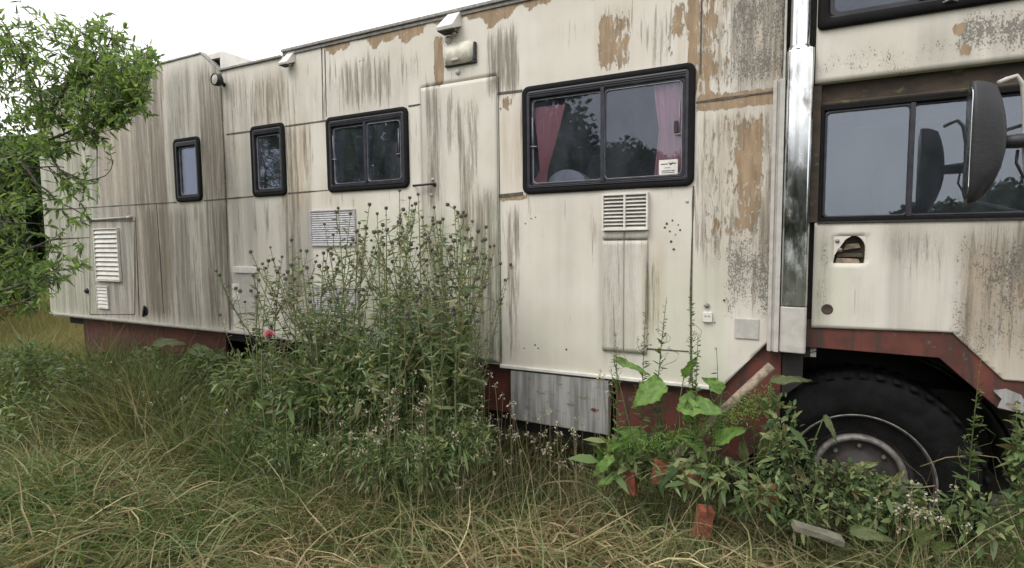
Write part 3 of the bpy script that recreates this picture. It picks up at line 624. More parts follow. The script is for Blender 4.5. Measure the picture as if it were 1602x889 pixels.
# lamps
x0, z0 = W(343, 126, -.06); mb = MB(); mb.lathe([(.0, .02), (.035, .02), (.055, .0), (.058, -.05), (.05, -.055)], (x0, -.06, z0), k=20); mb.tube([(x0, -.045, z0), (x0-.01, -.0, z0-.03)], .018, 8); sp = mb.build('spot_lamp', M['black'], truck, True)
mb = MB(); mb.lathe([(0, -.058), (.03, -.053), (.049, -.045)], (x0, -.06, z0), k=20); mb.build('lamp_glass', M['greybox'], sp, True)
def hooded(px, py, s=1.):
    x, z = W(px, py, -.05); mb = MB()
    mb.add([(x-.05*s, 0, z+.09*s), (x+.06*s, 0, z+.09*s), (x+.06*s, -.02, z+.10*s), (x-.05*s, -.02, z+.10*s), (x-.09*s, -.12*s, z-.02*s), (x+.05*s, -.12*s, z-.02*s), (x-.09*s, -.11*s, z-.045*s), (x+.05*s, -.11*s, z-.045*s), (x-.06*s, 0, z-.0), (x+.06*s, 0, z)],
           [(0, 1, 2, 3), (3, 2, 5, 4), (4, 5, 7, 6), (6, 7, 9, 8), (1, 9, 7, 5, 2), (0, 3, 4, 6, 8)])
    o = mb.build('hooded_lamp', M['white'], truck, bevel=.004)
    m2 = MB(); m2.box(x-.06*s, x+.07*s, -.014, 0, z+.095*s, z+.125*s); m2.build('lamp_bracket', M['greybox'], o, bevel=.003); m4 = MB(); m4.tube([(x+.01, -.02, z-.01), (x+.02, -.05, z-.06*s)], .016*s, 8); m4.build('lamp_arm', M['greybox'], o, True)
    m3 = MB(); m3.box(x-.08*s, x+.042*s, -.116*s, -.02, z-.052*s, z-.046*s); m3.build('lamp_glass', M['dark'], o)
hooded(706, 40, 1.0); hooded(449, 96, .75)
knob(702, 63, .028, 'greybox', name='cable_gland', d=.03)
x0, z1 = W(692, 70, -.03); x1, z0 = W(741, 96, -.03)
mb = MB(); n = 14; prof = [(-.002, -.5), (-.03, -.48), (-.055, -.25), (-.06, 0), (-.055, .25), (-.03, .46), (-.002, .5)]
V = []; 
for i in range(n+1):
    t = i/n; s = (1-abs(2*t-1)**6)**.5*.9+.1
    for y, h in prof: V.append((x0+(x1-x0)*t, y*s, (z0+z1)/2+h*(z1-z0)*(.35+.65*s)))
k = len(prof); mb.add(V, [(i*k+j, i*k+j+1, (i+1)*k+j+1, (i+1)*k+j) for i in range(n) for j in range(k-1)]+[tuple(range(k)), tuple(n*k+j for j in range(k-1, -1, -1))])
al = mb.build('awning_lamp', M['cream'], truck, True)
mb = MB(); mb.box(x0+.01, x1+.012, -.022, -.0, z0-.004, z0+.012); mb.box(x1-.004, x1+.012, -.028, 0, z0+.012, z1-.02); mb.build('lamp_base', M['black'], al, bevel=.004)
mb = MB(); mb.box((x0+x1)/2-.04, (x0+x1)/2+.02, -.064, -.05, z0+.02, z0+.035); mb.build('lamp_switch', M['greybox'], al, bevel=.003)

# ------------------------------------------------------------------ below the living box
def poly(name, pts, y0, y1, mat): mb = MB(); mb.prism(pts, y0, y1); return mb.build(name, M[mat], truck, bevel=.004)
poly('skirt', [(-8.0, .93), (-8.0, .45), (-5.3, .45), (-5.25, .93)], .10, .13, 'red')
poly('skirt', [(-2.6, .87), (-2.6, .50), (-1.17, .50), (-1.17, .87)], .05, .08, 'red'); poly('skirt', [(-1.11, .87), (-1.11, .50), (-.85, .50), (-.85, .87)], .05, .08, 'red')
mb = MB(); mb.prism([(-1.895, .845), (-1.895, .475), (-1.145, .465), (-1.145, .848)], -.01, .05); lk = mb.build('locker', M['locker'], truck, bevel=.006)
poly('skirt', [(-.85, .87), (-.85, .50), (-.3, .42), (-.09, .60), (-.09, 1.28), (-.13, 1.22), (-.43, .885)], .03, .06, 'red')
mb = MB(); mb.box(-8.3, 2.1, .55, .75, .45, .87); mb.box(-8.3, 2.1, 1.65, 1.85, .45, .87); mb.box(-8.4, -.2, .14, 2.35, .80, .89)  # chassis rails and dark boxes under the floor, added to block light
mb.box(-7.6, -5.8, .2, 2.2, .3, .8); mb.box(-3.4, -1.2, .12, 2.3, .35, .8); mb.build('chassis_and_blocker', M['chassis_and_blocker'], truck)

# ------------------------------------------------------------------ polished column between box and cab
Yq = -.10
def xq(px, py): return W(px, py, Yq)[0]
ca, cb = xq(1217, 300)+.013, xq(1268, 300)
ca = xq(1228, 200); zt = W(1250, 75, Yq)[1]; zc = W(1240, 480, Yq)[1]; zb_ = W(1240, 553, Yq)[1]
mb = MB()
def colpts(xa, xb): return [(xa, .0), (xa, Yq+.028), (xa+.012, Yq+.011), (xb-.012, Yq), (xb, Yq+.014), (xb, .0)]
def vprism(mb, pts, z0, z1):
    n = len(pts); v = [(x, y, z0) for x, y in pts]+[(x, y, z1) for x, y in pts]
    mb.add(v, [tuple(range(n)), tuple(range(2*n-1, n-1, -1))]+[(i, (i+1) % n, (i+1) % n+n, i+n) for i in range(n)])
vprism(mb, colpts(ca, cb), zc, zt); mb.build('polished_column', M['chrome'], truck, bevel=.006)
mb = MB(); vprism(mb, colpts(ca, cb), zb_, zc-.003); mb.build('column_foot', M['greybox'], truck, bevel=.006)
mb = MB(); cxm = (xq(1236, 40)+xq(1268, 40))/2; rr = (xq(1268, 40)-xq(1236, 40))/2
mb.lathe([(rr*.98, zt), (rr*.98, 3.7)], (cxm, Yq+rr+.01, 0), axis='z', k=32); mb.lathe([(rr+.006, zt), (rr+.006, zt+.02), (rr*.98, zt+.022)], (cxm, Yq+rr+.01, 0), axis='z', k=32)
mb.build('exhaust_stack', M['chrome'], truck, True)
xa = xq(1205, 300)
mb = MB(); vprism(mb, [(xa, .0), (xa, -.055), (xa+.02, -.065), (xa+.024, -.052), (xa+.032, -.052), (xa+.036, -.07), (ca-.004, -.075), (ca-.004, 0)], zb_-.005, W(1215, 125, -.06)[1]); mb.build('corner_trim', M['greybox'], truck, bevel=.003)
mb = MB(); vprism(mb, [(-.119, .01), (-.119, -.03), (ca-.006, -.03), (ca-.006, .01)], W(1215, 125, -.06)[1]+.004, 3.5); mb.build('corner_trim', M['greybox'], truck, bevel=.003)

# ------------------------------------------------------------------ cab
CX0, CX1 = .062, 2.25
cw = (.075, 1.85, 1.89, 2.535)
mb = MB(); mb.box(-.115, CX0, .06, 2.3, 1.1, 3.5); mb.build('gap_bellows', M['dark'], truck)
def bot_cab(X): return np.interp(X, [0, .713, .931, 3], [1.285, 1.30, 1.07, 1.07])
panel('cab_side', CX0, CX1, 1.05, 1.885, [(.160, .312, 1.657, 1.81)], 0, truck, .03, None, bot_cab, (.713, .931))
panel('cab_header', CX0-.02, CX1, 2.66, 3.48, [(.062, 1.62, 2.965, 3.45)], -.012, truck, .10)
# recess band above the cab window
def make_recess():
    m = new_mat('mossy_recess'); t = NT(m); bs = t.n('ShaderNodeBsdfPrincipled')
    c = t.mix(t.step(t.noise((3, 1, 6), 8, .65, 2.5), .35, .65), (.07, .05, .035), (.035, .028, .022)); c = t.mix(t.step(t.noise((5, 1, 9), 6, .6, 2.2, (3, 0, 0)), .58, .7), c, (.10, .12, .05))
    t.l(c, bs.inputs['Base Color']); bs.inputs['Roughness'].default_value = .85; t.out(bs.outputs[0]); return m
M['recess'] = make_recess()
mb = MB(); mb.box(CX0, CX1, .045, .07, 2.53, 2.68); mb.tube([(CX0+.01, .035, 2.548), (CX1, .035, 2.548)], .009, 6); mb.build('recess_band', M['recess'], truck)
mb = MB(); mb.box(CX0-.03, CX0+.014, -.0, .05, 1.89, 2.65); mb.build('cab_pillar', M['recess'], truck)
# cab side window: rubber with two sliding panes
x0, x1, z0, z1 = cw
mb = MB(); ring(mb, [(x0, z0), (x1, z0), (x1, z1), (x0, z1)], [(x0+.022, z0+.022), (x1-.03, z0+.022), (x1-.03, z1-.03), (x0+.022, z1-.03)], .0, .05, .006)
cwn = mb.build('window', M['rubber'], truck)
def cabpane(u0, u1, y):
    mb = MB(); ring(mb, rrect(u0, u1, z0+.022, z1-.03, .02), rrect(u0+.014, u1-.014, z0+.034, z1-.044, .02), y-.008, y+.012, .003); mb.build('sash', M['rail'], cwn, True)
    mb = MB(); mb.prism(rrect(u0+.013, u1-.013, z0+.033, z1-.043, .02), y-.001, y+.004); mb.build('pane', M['cabglass'], cwn)
xm = W(1425, 250, .01)[0]
cabpane(x0+.022, xm, .016); cabpane(xm-.004, x1-.03, .030)
mb = MB(); mb.box(xm-.012, xm+.012, .0, .03, z0+.02, z1-.03); mb.build('centre_post', M['rail'], cwn, bevel=.003)
mb = MB(); mb.box(x0, x1, -.012, .03, 1.882, 1.892); mb.build('window_sill', M['dark'], cwn)
# upper window
mb = MB(); ring(mb, rrect(.045, 1.65, 2.942, 3.47, .03), rrect(.10, 1.6, 3.0, 3.41, .03), -.040, .02, .01); uw = mb.build('window', M['rubber'], truck, True)
mb = MB(); mb.box(.09, 1.61, -.035, -.03, 2.955, 2.965); mb.box(.09, 1.61, -.035, -.02, 2.985, 3.003); ring(mb, rrect(.10, .52, 3.003, 3.41, .03), rrect(.125, .50, 3.025, 3.39, .04), -.02, 0, .004); ring(mb, rrect(.52, 1.6, 3.003, 3.41, .03), rrect(.545, 1.575, 3.03, 3.39, .04), -.012, .01, .004)
mb.build('sash', M['rail'], uw)
mb = MB(); mb.prism(rrect(.12, .505, 3.02, 3.395, .03), -.012, -.007); mb.prism(rrect(.54, 1.58, 3.02, 3.395, .03), -.004, .001); mb.build('pane', M['glass'], uw)
mb = MB(); mb.tube([(.60, -.04, 2.975), (.63, -.055, 2.985), (.66, -.04, 2.972)], .006); mb.build('catch', M['edge'], uw, True)
# rest of the cab body, beyond the frame
mb = MB(); mb.box(CX0, CX1, 2.3, 2.33, 1.1, 3.48); mb.box(CX0-.02, CX1, .09, 2.33, 3.44, 3.48); mb.box(CX0, CX0+.03, .08, 2.3, 1.1, 3.44); mb.box(CX1-.03, CX1, .03, 2.3, 1.0, 1.95); mb.box(CX1-.03, CX1, .03, 2.3, 2.6, 3.44); mb.box(CX0, CX1, .05, 2.3, 1.28, 1.32)
mb.build('cab_shell', M['white'], truck)
mb = MB(); mb.box(CX1-.02, CX1-.012, .05, 2.3, 1.95, 2.6); mb.build('windscreen', M['cabglass'], truck)
mb = MB(); mb.box(CX0+.04, CX1-.04, 1.3, 1.32, 1.33, 2.62); mb.box(CX0+.04, CX1-.04, .09, 2.28, 2.62, 2.66); mb.box(CX0+.035, CX0+.05, .09, 2.2, 1.33, 2.62); mb.box(.5, 1.0, .35, .95, 1.33, 1.75); mb.box(.42, .52, .38, .92, 1.5, 2.25)
mb.build('cab_interior', M['interior'], truck, bevel=.02)
# opening for the missing door handle
x0, z0 = W(1303, 412); x1, z1 = W(1355, 368)
hp = [(x0, z0), (x1-.004, z0), (x1, z0+.05)]+[(x1-.062+.062*math.cos(R(a)), z1-.08+.08*math.sin(R(a))) for a in range(0, 100, 15)]+[(x0+.058, z1-.022), (x0+.028, z0+.085), (x0+.006, z0+.045)]
c0 = (.160, .312, 1.657, 1.81)
cxh, czh = (x0+x1)/2+.01, z0+.06
rc = (c0[0]-.004, c0[1]+.004, c0[2]-.004, c0[3]+.004)
def raypoly(an):
    dx, dz = math.cos(an), math.sin(an); best = 9
    for k in range(len(hp)):
        (ax_, az_), (bx_, bz_) = hp[k], hp[(k+1) % len(hp)]; ex, ez = bx_-ax_, bz_-az_; det = dx*(-ez)+ex*dz
        if abs(det) < 1e-12: continue
        tt = ((ax_-cxh)*(-ez)+ex*(az_-czh))/det; uu = (dx*(az_-czh)-dz*(ax_-cxh))/det
        if tt > 0 and -1e-6 <= uu <= 1+1e-6: best = min(best, tt)
    return (cxh+dx*best, czh+dz*best)
def rayrect(an):
    dx, dz = math.cos(an), math.sin(an); tx = ((rc[1] if dx > 0 else rc[0])-cxh)/dx if abs(dx) > 1e-9 else 9e9; tz = ((rc[3] if dz > 0 else rc[2])-czh)/dz if abs(dz) > 1e-9 else 9e9
    q = min(tx, tz); return (cxh+dx*q, czh+dz*q)
angs = sorted(set([round(math.atan2(z-czh, x-cxh), 5) for x, z in hp]+[round(math.atan2(b_-czh, a-cxh), 5) for a in rc[:2] for b_ in rc[2:]]))
outer = [rayrect(a) for a in angs]; hp = [raypoly(a) for a in angs]
mb = MB(); ring(mb, outer, hp, -.0008, .05); pl = mb.build('handle_recess', M['wall'], truck)
cor = panel('handle_surround', .150, .322, 1.647, 1.82, [], -.0, None) if False else None
mb = MB(); mb.box(c0[0]-.02, c0[1]+.02, .05, .06, c0[2]-.02, c0[3]+.02); mb.box(x0+.02, x1-.01, .02, .05, z0+.035, z0+.055); mb.build('recess_back', M['recess'], pl)
mb = MB(); mb.prism([(x0+.06, z1-.05), (x1-.03, z1-.045), (x1-.02, z1-.07), (x0+.05, z1-.085)], .03, .05); mb.prism([(x0+.01, z0), (x1-.02, z0), (x1-.03, z0+.025), (x0+.02, z0+.03)], .025, .05); mb.build('latch_metal', M['pipe'], pl, bevel=.003)
for q in ((1310, 377), (1314, 391)):
    xx, zz = W(*q); mb = MB(); mb.lathe([(0, -.010), (.005, -.010), (.006, -.006), (.011, -.006), (.012, 0)], (xx, -.001, zz), k=12); mb.build('lock_screw', M['grey'], pl, True)
xx, zz = W(1294, 484); mb = MB(); mb.lathe([(0, -.003), (.020, -.003), (.026, -.007), (.030, -.003), (.031, 0)], (xx, 0, zz), k=20); mb.build('side_marker', M['recess'], truck, True)
# red sill and wheel arch
poly('cab_sill', [(.03, 1.33), (.74, 1.33), (.96, 1.10), (2.2, 1.10), (2.2, .90), (.925, .91), (.665, 1.158), (.03, 1.168)], .012, .045, 'red')
poly('cab_sill', [(-.085, 1.19), (.025, 1.19), (.025, .95), (-.085, .85)], .02, .045, 'chassis_and_blocker')
# piece of crumpled sheet hanging under the sill
px_, pz_ = W(1555, 612, -.02)
mb = MB(); mb.prism([(px_, pz_), (px_+.05, pz_+.015), (px_+.11, pz_-.01), (px_+.13, pz_-.05), (px_+.17, pz_-.105), (px_+.10, pz_-.10), (px_+.02, pz_-.085), (px_+.035, pz_-.04)], -.012, -.006); mb.build('torn_sheet', M['locker'], truck)
# mudguard inside
WX, WZ, WR = .33, .42, .60
mb = MB(); mb.lathe([(WR+.12, .06), (WR+.12, .75), (WR+.10, .75), (WR+.10, .06)], (WX, 0, WZ+.06), k=24, a0=R(-5), a1=R(185)); mb.box(WX-.8, WX+.9, .74, .78, .2, 1.27); mb.build('mudguard', M['chassis_and_blocker'], truck, True)
def wheel(x, yc, sgn=1):
    wh = empty('wheel', (x, yc, WZ)); wh.parent = truck
    hw = .17; mb = MB()
    prof = [(.27, hw-.02), (.33, hw), (.46, hw+.01), (.56, hw-.01), (.595, hw-.05), (.60, 0), (.595, -hw+.05), (.56, -hw+.01), (.50, -hw-.004), (.43, -hw-.010), (.39, -hw-.008), (.375, -hw+.002), (.34, -hw+.02), (.27, -hw+.03)]
    mb.lathe(prof, (0, 0, 0), k=64)
    for i in range(44):                                            # tread lugs
        an = 2*math.pi*i/44; ca_, sa_ = math.cos(an), math.sin(an); v = []
        for yy0, yy1, off in ((-hw+.005, -.01, 0), (.01, hw-.005, .07)):
            v = []
            for rr_ in (.58, .600):
                for da in (-.035+off, .03+off):
                    for yy in (yy0, yy1): v.append((rr_*math.cos(an+da), yy, rr_*math.sin(an+da)))
            mb.add(v, [(0, 1, 3, 2), (4, 6, 7, 5), (0, 4, 5, 1), (2, 3, 7, 6), (0, 2, 6, 4), (1, 5, 7, 3)])
    mb.build('tyre', M['tyre'], wh, True).data.polygons.foreach_set('use_smooth', [True]*(64*15)+[False]*(44*2*6))
    mb = MB(); mb.lathe([(.262, hw-.03), (.262, -hw+.06), (.36, -hw+.03), (.364, -hw-.004), (.356, -hw-.002), (.345, -hw+.03), (.27, -hw+.06), (.235, -hw+.075)], (0, 0, 0), k=64); mb.build('rim', M['darkrim'], wh, True)
    mb = MB(); mb.lathe([(.368, -hw-.001), (.371, -hw-.008), (.364, -hw-.009), (.360, -hw-.002)], (0, 0, 0), k=64); mb.build('bead_ring', M['rim'], wh, True)
    mb = MB(); mb.lathe([(.238, -hw+.07), (.240, -hw+.028), (.228, -hw+.014), (.208, -hw+.020), (.203, -hw+.055)], (0, 0, 0), k=48); mb.build('hub_ring', M['rim'], wh, True)
    mb = MB(); mb.lathe([(.206, -hw+.06), (.14, -hw+.075), (.12, -hw+.05), (.10, -hw+.03), (.075, -hw+.0), (0, -hw+.0)], (0, 0, 0), k=48); mb.build('hub', M['darkrim'], wh, True)
    for i in range(8):
        an = 2*math.pi*i/8; mb = MB(); mb.lathe([(.013, .0), (.013, -.02), (.010, -.024), (0, -.024)], (.170*math.cos(an), -hw+.07, .170*math.sin(an)), k=6); mb.build('wheel_nut', M['rim'], wh)
    return wh
wheel(WX, .24); wheel(-4.55, .40)

# ------------------------------------------------------------------ mirror on its arm
mx0, mz1 = W(1520, 128, -.55); mx1, mz0 = W(1560, 318, -.55)
def mirror():
    hh = (mz1-mz0)/2; zc_ = (mz1+mz0)/2; ny, nz_ = 10, 18; dp = (x_at(1586, 220, -.55)-mx0)*.80; V = []
    bm = bmesh.new(); bmesh.ops.create_cube(bm, size=1)
    bmesh.ops.subdivide_edges(bm, edges=bm.edges, cuts=7, use_grid_fill=True)
    for v in bm.verts:
        x, y, z = v.co.x+.5, v.co.y*2, v.co.z*2       # x 0 glass side .. 1 back
        fy = 1-.55*x**2; fz = 1-.10*x**2
        sy = (1-abs(z)**5*.35); sz = (1-abs(y)**5*.12)
        v.co = Vector((mx0+dp*(x*(1-(.30 if z > 0 else .52)*(abs(z)**2.4))) + .0, -.55+.062*y*fy*sy, zc_+hh*z*fz*sz))
    me = bpy.data.meshes.new('mirror_housing'); bm.to_mesh(me); bm.free()
    o = link('mirror', me, M['black'], truck); me.polygons.foreach_set('use_smooth', [True]*len(me.polygons))
    m2 = MB(); m2.prism(rrect(-.05, .05, zc_-hh*.92, zc_+hh*.92, .05), 0, .003); gv = [(mx0-.004+y_, -.55+x_, z_) for x_, y_, z_ in m2.v]; m2.v = gv; m2.build('mirror_glass', M['chrome'], o)
    bx, bz = W(1583, 222, -.52)
    m3 = MB(); m3.tube([(bx-.04, -.52, bz), (bx+.05, -.50, bz+.004), (bx+.12, -.48, bz)], [.028, .032, .036], 12); m3.build('mirror_joint', M['black'], o, True)
    m4 = MB(); p = [PW(1562, 130, -.5), PW(1575, 124, -.49), PW(1590, 119, -.48), PW(1600, 132, -.47), PW(1604, 170, -.46), PW(1603, 230, -.46), PW(1606, 290, -.46)]; p += [(p[-1][0]+.2, -.2, p[-1][2]-.1), (1.6, 0, 1.9)]
    m4.tube(p, .010, 8); m4.tube([p[4], (p[4][0]+.4, -.1, p[4][2]+.1), (1.6, 0, 2.6)], .010, 8); m4.build('mirror_arm', M['greybox'], o, True)
    m5 = MB(); m5.tube([PW(1592, 235, -.47), PW(1590, 255, -.48), PW(1600, 275, -.47), PW(1612, 285, -.46)], .006, 6); m5.build('mirror_cable', M['black'], o, True)
mirror()

# ================================================================== VEGETATION HELPERS
def nrm(a): return a/np.maximum(np.linalg.norm(a, axis=-1, keepdims=True), 1e-9)
def leaves(base, d, L, wd, droop=.25, fold=.0, rnd=None):
    """lance-shaped leaves; base, d: (N,3). returns verts, quads, tris"""
    g = rnd or rng; N = len(base); d = nrm(d); L = np.broadcast_to(L, (N,))[:, None]; wd = np.broadcast_to(wd, (N,))[:, None]
    up = nrm(g.normal(size=(N, 3))*.7+np.array([0, 0, 1.])); s = nrm(np.cross(d, up)); nn = np.cross(s, d)
    def at(t, w_, dr): return base+d*L*t+nn*0+np.array([0, 0, -1.])*L*droop*dr+s*wd*w_
    p = [at(0, 0, 0), at(.3, -.5, .09), at(.3, .5, .09), at(.68, -.38, .46), at(.68, .38, .46), at(1, 0, 1.)]
    V = np.stack(p, 1); i = np.arange(N)[:, None]*6
    return V.reshape(-1, 3), i+np.array([[1, 2, 4, 3]]), np.concatenate([i+np.array([[0, 2, 1]]), i+np.array([[3, 4, 5]])])
def leaf_obj(name, base, d, L, wd, mat, parent=None, droop=.25):
    V, q, t = leaves(np.asarray(base, float), np.asarray(d, float), L, wd, droop); return fast_obj(name, V, q, t, mat, parent)
def blades(base, az, elev, L, wd, bend, seg=4):
    """grass blades. az heading, elev starting elevation, bend total downward turn"""
    N = len(base); V = np.empty((N, seg+1, 2, 3)); p = base.copy(); e = elev.copy(); a = az.copy(); kink = rng.normal(0, .16, (seg+1, N))
    tw = rng.uniform(0, math.pi, N); cur = rng.normal(0, .25, N)
    for i in range(seg+1):
        dr = np.stack([np.cos(a)*np.cos(e), np.sin(a)*np.cos(e), np.sin(e)], -1)
        s = np.stack([-np.sin(a), np.cos(a), np.zeros(N)], -1); n2 = np.cross(dr, s)
        side = s*np.cos(tw)[:, None]+n2*np.sin(tw)[:, None]
        ww = (wd*(1-(i/seg)**2*.9)*.5)[:, None]
        V[:, i, 0] = p-side*ww; V[:, i, 1] = p+side*ww
        p = p+dr*(L/seg)[:, None]; e = e-bend/seg+kink[i]; a = a+cur/seg*2+kink[i-1]*1.4
    k = 2*(seg+1); b_ = np.arange(N)[:, None]*k
    q = np.concatenate([b_+np.array([[2*i, 2*i+1, 2*i+3, 2*i+2]]) for i in range(seg)])
    return V.reshape(-1, 3), q
def grass_obj(name, parts, mat, label, cat='grass', parent=None):
    Vs, Qs, n = [], [], 0
    for V, q in parts: Vs.append(V); Qs.append(q+n); n += len(V)
    o = fast_obj(name, np.concatenate(Vs), np.concatenate(Qs), mat=mat, smooth=False)
    return tag(o, label, cat, kind='stuff')
def in_view(x, y, z=.1, m=60):
    v = np.stack([x, y+DIST, np.full_like(x, z)-HC], -1); dz = v@FW; px = 801+F*(v@RT)/dz; py = 444.5-F*(v@UP)/dz
    return (dz > .3) & (px > -m*3) & (px < 1602+m*3) & (py < 889+m*3), px, py
def scatter(n, x0, x1, y0, y1, dens=None, m=60):
    x = rng.uniform(x0, x1, n); y = rng.uniform(y0, y1, n); k, px, py = in_view(x, y, 0, m)
    if dens is not None: k &= rng.random(n) < dens(x, y, px, py)
    x, y = x[k], y[k]; return x, y
def lump(x, y, s=1.): return .5+.5*np.sin(x*3.1*s+1.3*np.sin(y*2.3*s))*np.cos(y*3.7*s+1.1*np.sin(x*1.9*s))

# ================================================================== GRASS
def make_grass():
    # matted, flattened grass in front
    def dens(x, y, px, py): return np.clip(1.2-.0*x, 0, 1)*np.where(y > -.15, .35, 1)
    x, y = scatter(120000, -5.2, 2.0, -3.0, .9, dens); N = len(x)
    swirl = 1.9*np.sin(x*1.1+.7)+1.7*np.cos(y*1.7+x*.6)+rng.normal(0, 1.0, N)
    thick = .03+.13*lump(x, y, 1.7)**1.5+.10*lump(x+3, y, 4.1)**2
    z = gh(x, y)+rng.uniform(0, 1, N)**.8*thick
    V1 = blades(np.stack([x, y, z], -1), swirl, rng.normal(.34, .34, N), rng.uniform(.08, .36, N), rng.uniform(.004, .0125, N), rng.uniform(.2, 2.0, N))
    xr = rng.uniform(2.0, 5.0, 14000); yr = rng.uniform(-3.0, 1.5, 14000)          # the same mat carries on beyond the frame
    VR = blades(np.stack([xr, yr, gh(xr, yr)+rng.uniform(0, .1, 14000)], -1), rng.uniform(0, 6.28, 14000), rng.normal(.5, .35, 14000), rng.uniform(.12, .4, 14000), rng.uniform(.005, .014, 14000), rng.uniform(.2, 2.0, 14000))
    # coarser straw lying on top
    x, y = scatter(16000, -5.0, 1.9, -3.0, .3); N = len(x)
    z = gh(x, y)+.08+.12*lump(x, y, 1.4)
    V2 = blades(np.stack([x, y, z], -1), rng.uniform(0, 6.28, N), rng.normal(.30, .3, N), rng.uniform(.25, .6, N), rng.uniform(.005, .011, N), rng.uniform(.3, 1.3, N), 5)
    grass_obj('matted_grass', [V1, V2, VR], M['straw'], 'flattened straw coloured grass lying tangled across the foreground')
    # green grass: tufts, tall near the truck and on the left
    P = []
    def tufts(nt_, x0, x1, y0, y1, hgt, per, wd=.005, el=1.25, bnd=(.4, 1.5), spread=.05, dens=None):
        tx, ty = scatter(nt_, x0, x1, y0, y1, dens, 90); k = len(tx)
        if not k: return
        hs_ = hgt*rng.uniform(.55, 1.1, k)*(.7+.5*lump(tx, ty, .8)); x = np.repeat(tx, per)+rng.normal(0, spread, k*per); y = np.repeat(ty, per)+rng.normal(0, spread, k*per); h_ = np.repeat(hs_, per)*rng.uniform(.5, 1.1, k*per)
        az = np.repeat(rng.uniform(0, 6.28, k), per)+rng.normal(0, 1.9, k*per); N = k*per
        P.append(blades(np.stack([x, y, gh(x, y)], -1), az, np.clip(rng.normal(el, .2, N), .2, 1.55), h_, wd*rng.uniform(.6, 1.2, N), rng.uniform(*bnd, N)))
    tufts(2600, -9.5, -3.6, -1.1, .1, .88, 14, .012)                     # along the truck, left
    tufts(600, -9.5, -3.6, -1.1, .1, 1.05, 7, .005)
    tufts(1600, -8.5, -4.2, -2.4, -1.0, .50, 14, .010, 1.05, (.6, 2.2))
    tufts(800, -4.0, -1.5, -1.0, .2, .50, 13, .008, 1.15)                # by the thistles
    tufts(420, -3.9, -1.7, -1.35, -.75, .50, 14, .008, 1.15, (.5, 2.0))
    tufts(120, -3.9, -1.7, -1.2, -.5, .85, 8, .004, 1.3, (.2, 1.0))
    tufts(520, -1.6, 1.6, -.95, -.2, .36, 15, .007, 1.1, (.5, 2.0))
    tufts(500, -1.6, 1.6, -.75, .15, .36, 12, .006, 1.1); tufts(160, -2.3, -.9, -.45, .1, .55, 9, .006, 1.25, (.2, 1.4))
    tufts(420, -3.8, 1.6, -2.4, -.6, .24, 12, .008, .85, (.6, 2.2), .05)
    tufts(90, -.3, 1.3, -.30, -.02, .50, 9, .006, 1.3, (.2, 1.4), .04)
    tufts(300, -5.2, -3.1, -2.9, -1.5, .7, 24, .009, 1.1, (1.2, 2.8))     # long hanging tussocks bottom left
    tufts(500, -3.4, 1.4, .1, 1.2, .35, 8, .005, 1.1)
    grass_obj('green_grass', P, M['green'], 'tall green grass growing along the side of the camper truck')
    P.clear()
    # the field behind: thinner with distance
    for (xa, xb, ya, yb, nt_, h_, wd) in ((-16, -8.7, -3, 6, 5200, .6, .010), (-34, -16, -6, 22, 6000, .7, .022), (-90, -34, -20, 60, 6000, .8, .06)):
        tufts(nt_, xa, xb, ya, yb, h_, 8, wd, 1.2, (.3, 1.3), .12*(wd/.01)**.8)
    grass_obj('field_grass', P, M['field'], 'yellowing meadow grass stretching away behind the truck')
    P.clear()
    # long pale seed stalks crossing everywhere
    x, y = scatter(520, -4.6, 1.5, -1.6, -.1); N = len(x)
    P.append(blades(np.stack([x, y, gh(x, y)+.05], -1), rng.uniform(0, 6.28, N), rng.uniform(.5, 1.3, N), rng.uniform(.5, 1.1, N), np.full(N, .0034), rng.uniform(.1, 1.2, N), 7))
    x, y = scatter(260, -7.6, -3.4, -1.6, -.1); N = len(x)
    P.append(blades(np.stack([x, y, gh(x, y)+.05], -1), rng.uniform(0, 6.28, N), rng.uniform(.8, 1.4, N), rng.uniform(.6, 1.0, N), np.full(N, .005), rng.uniform(.1, .9, N), 6))
    grass_obj('dry_grass_stalks', P, M['stalk'], 'long dry pale grass stalks arching over the green growth')
    P.clear()
make_grass()

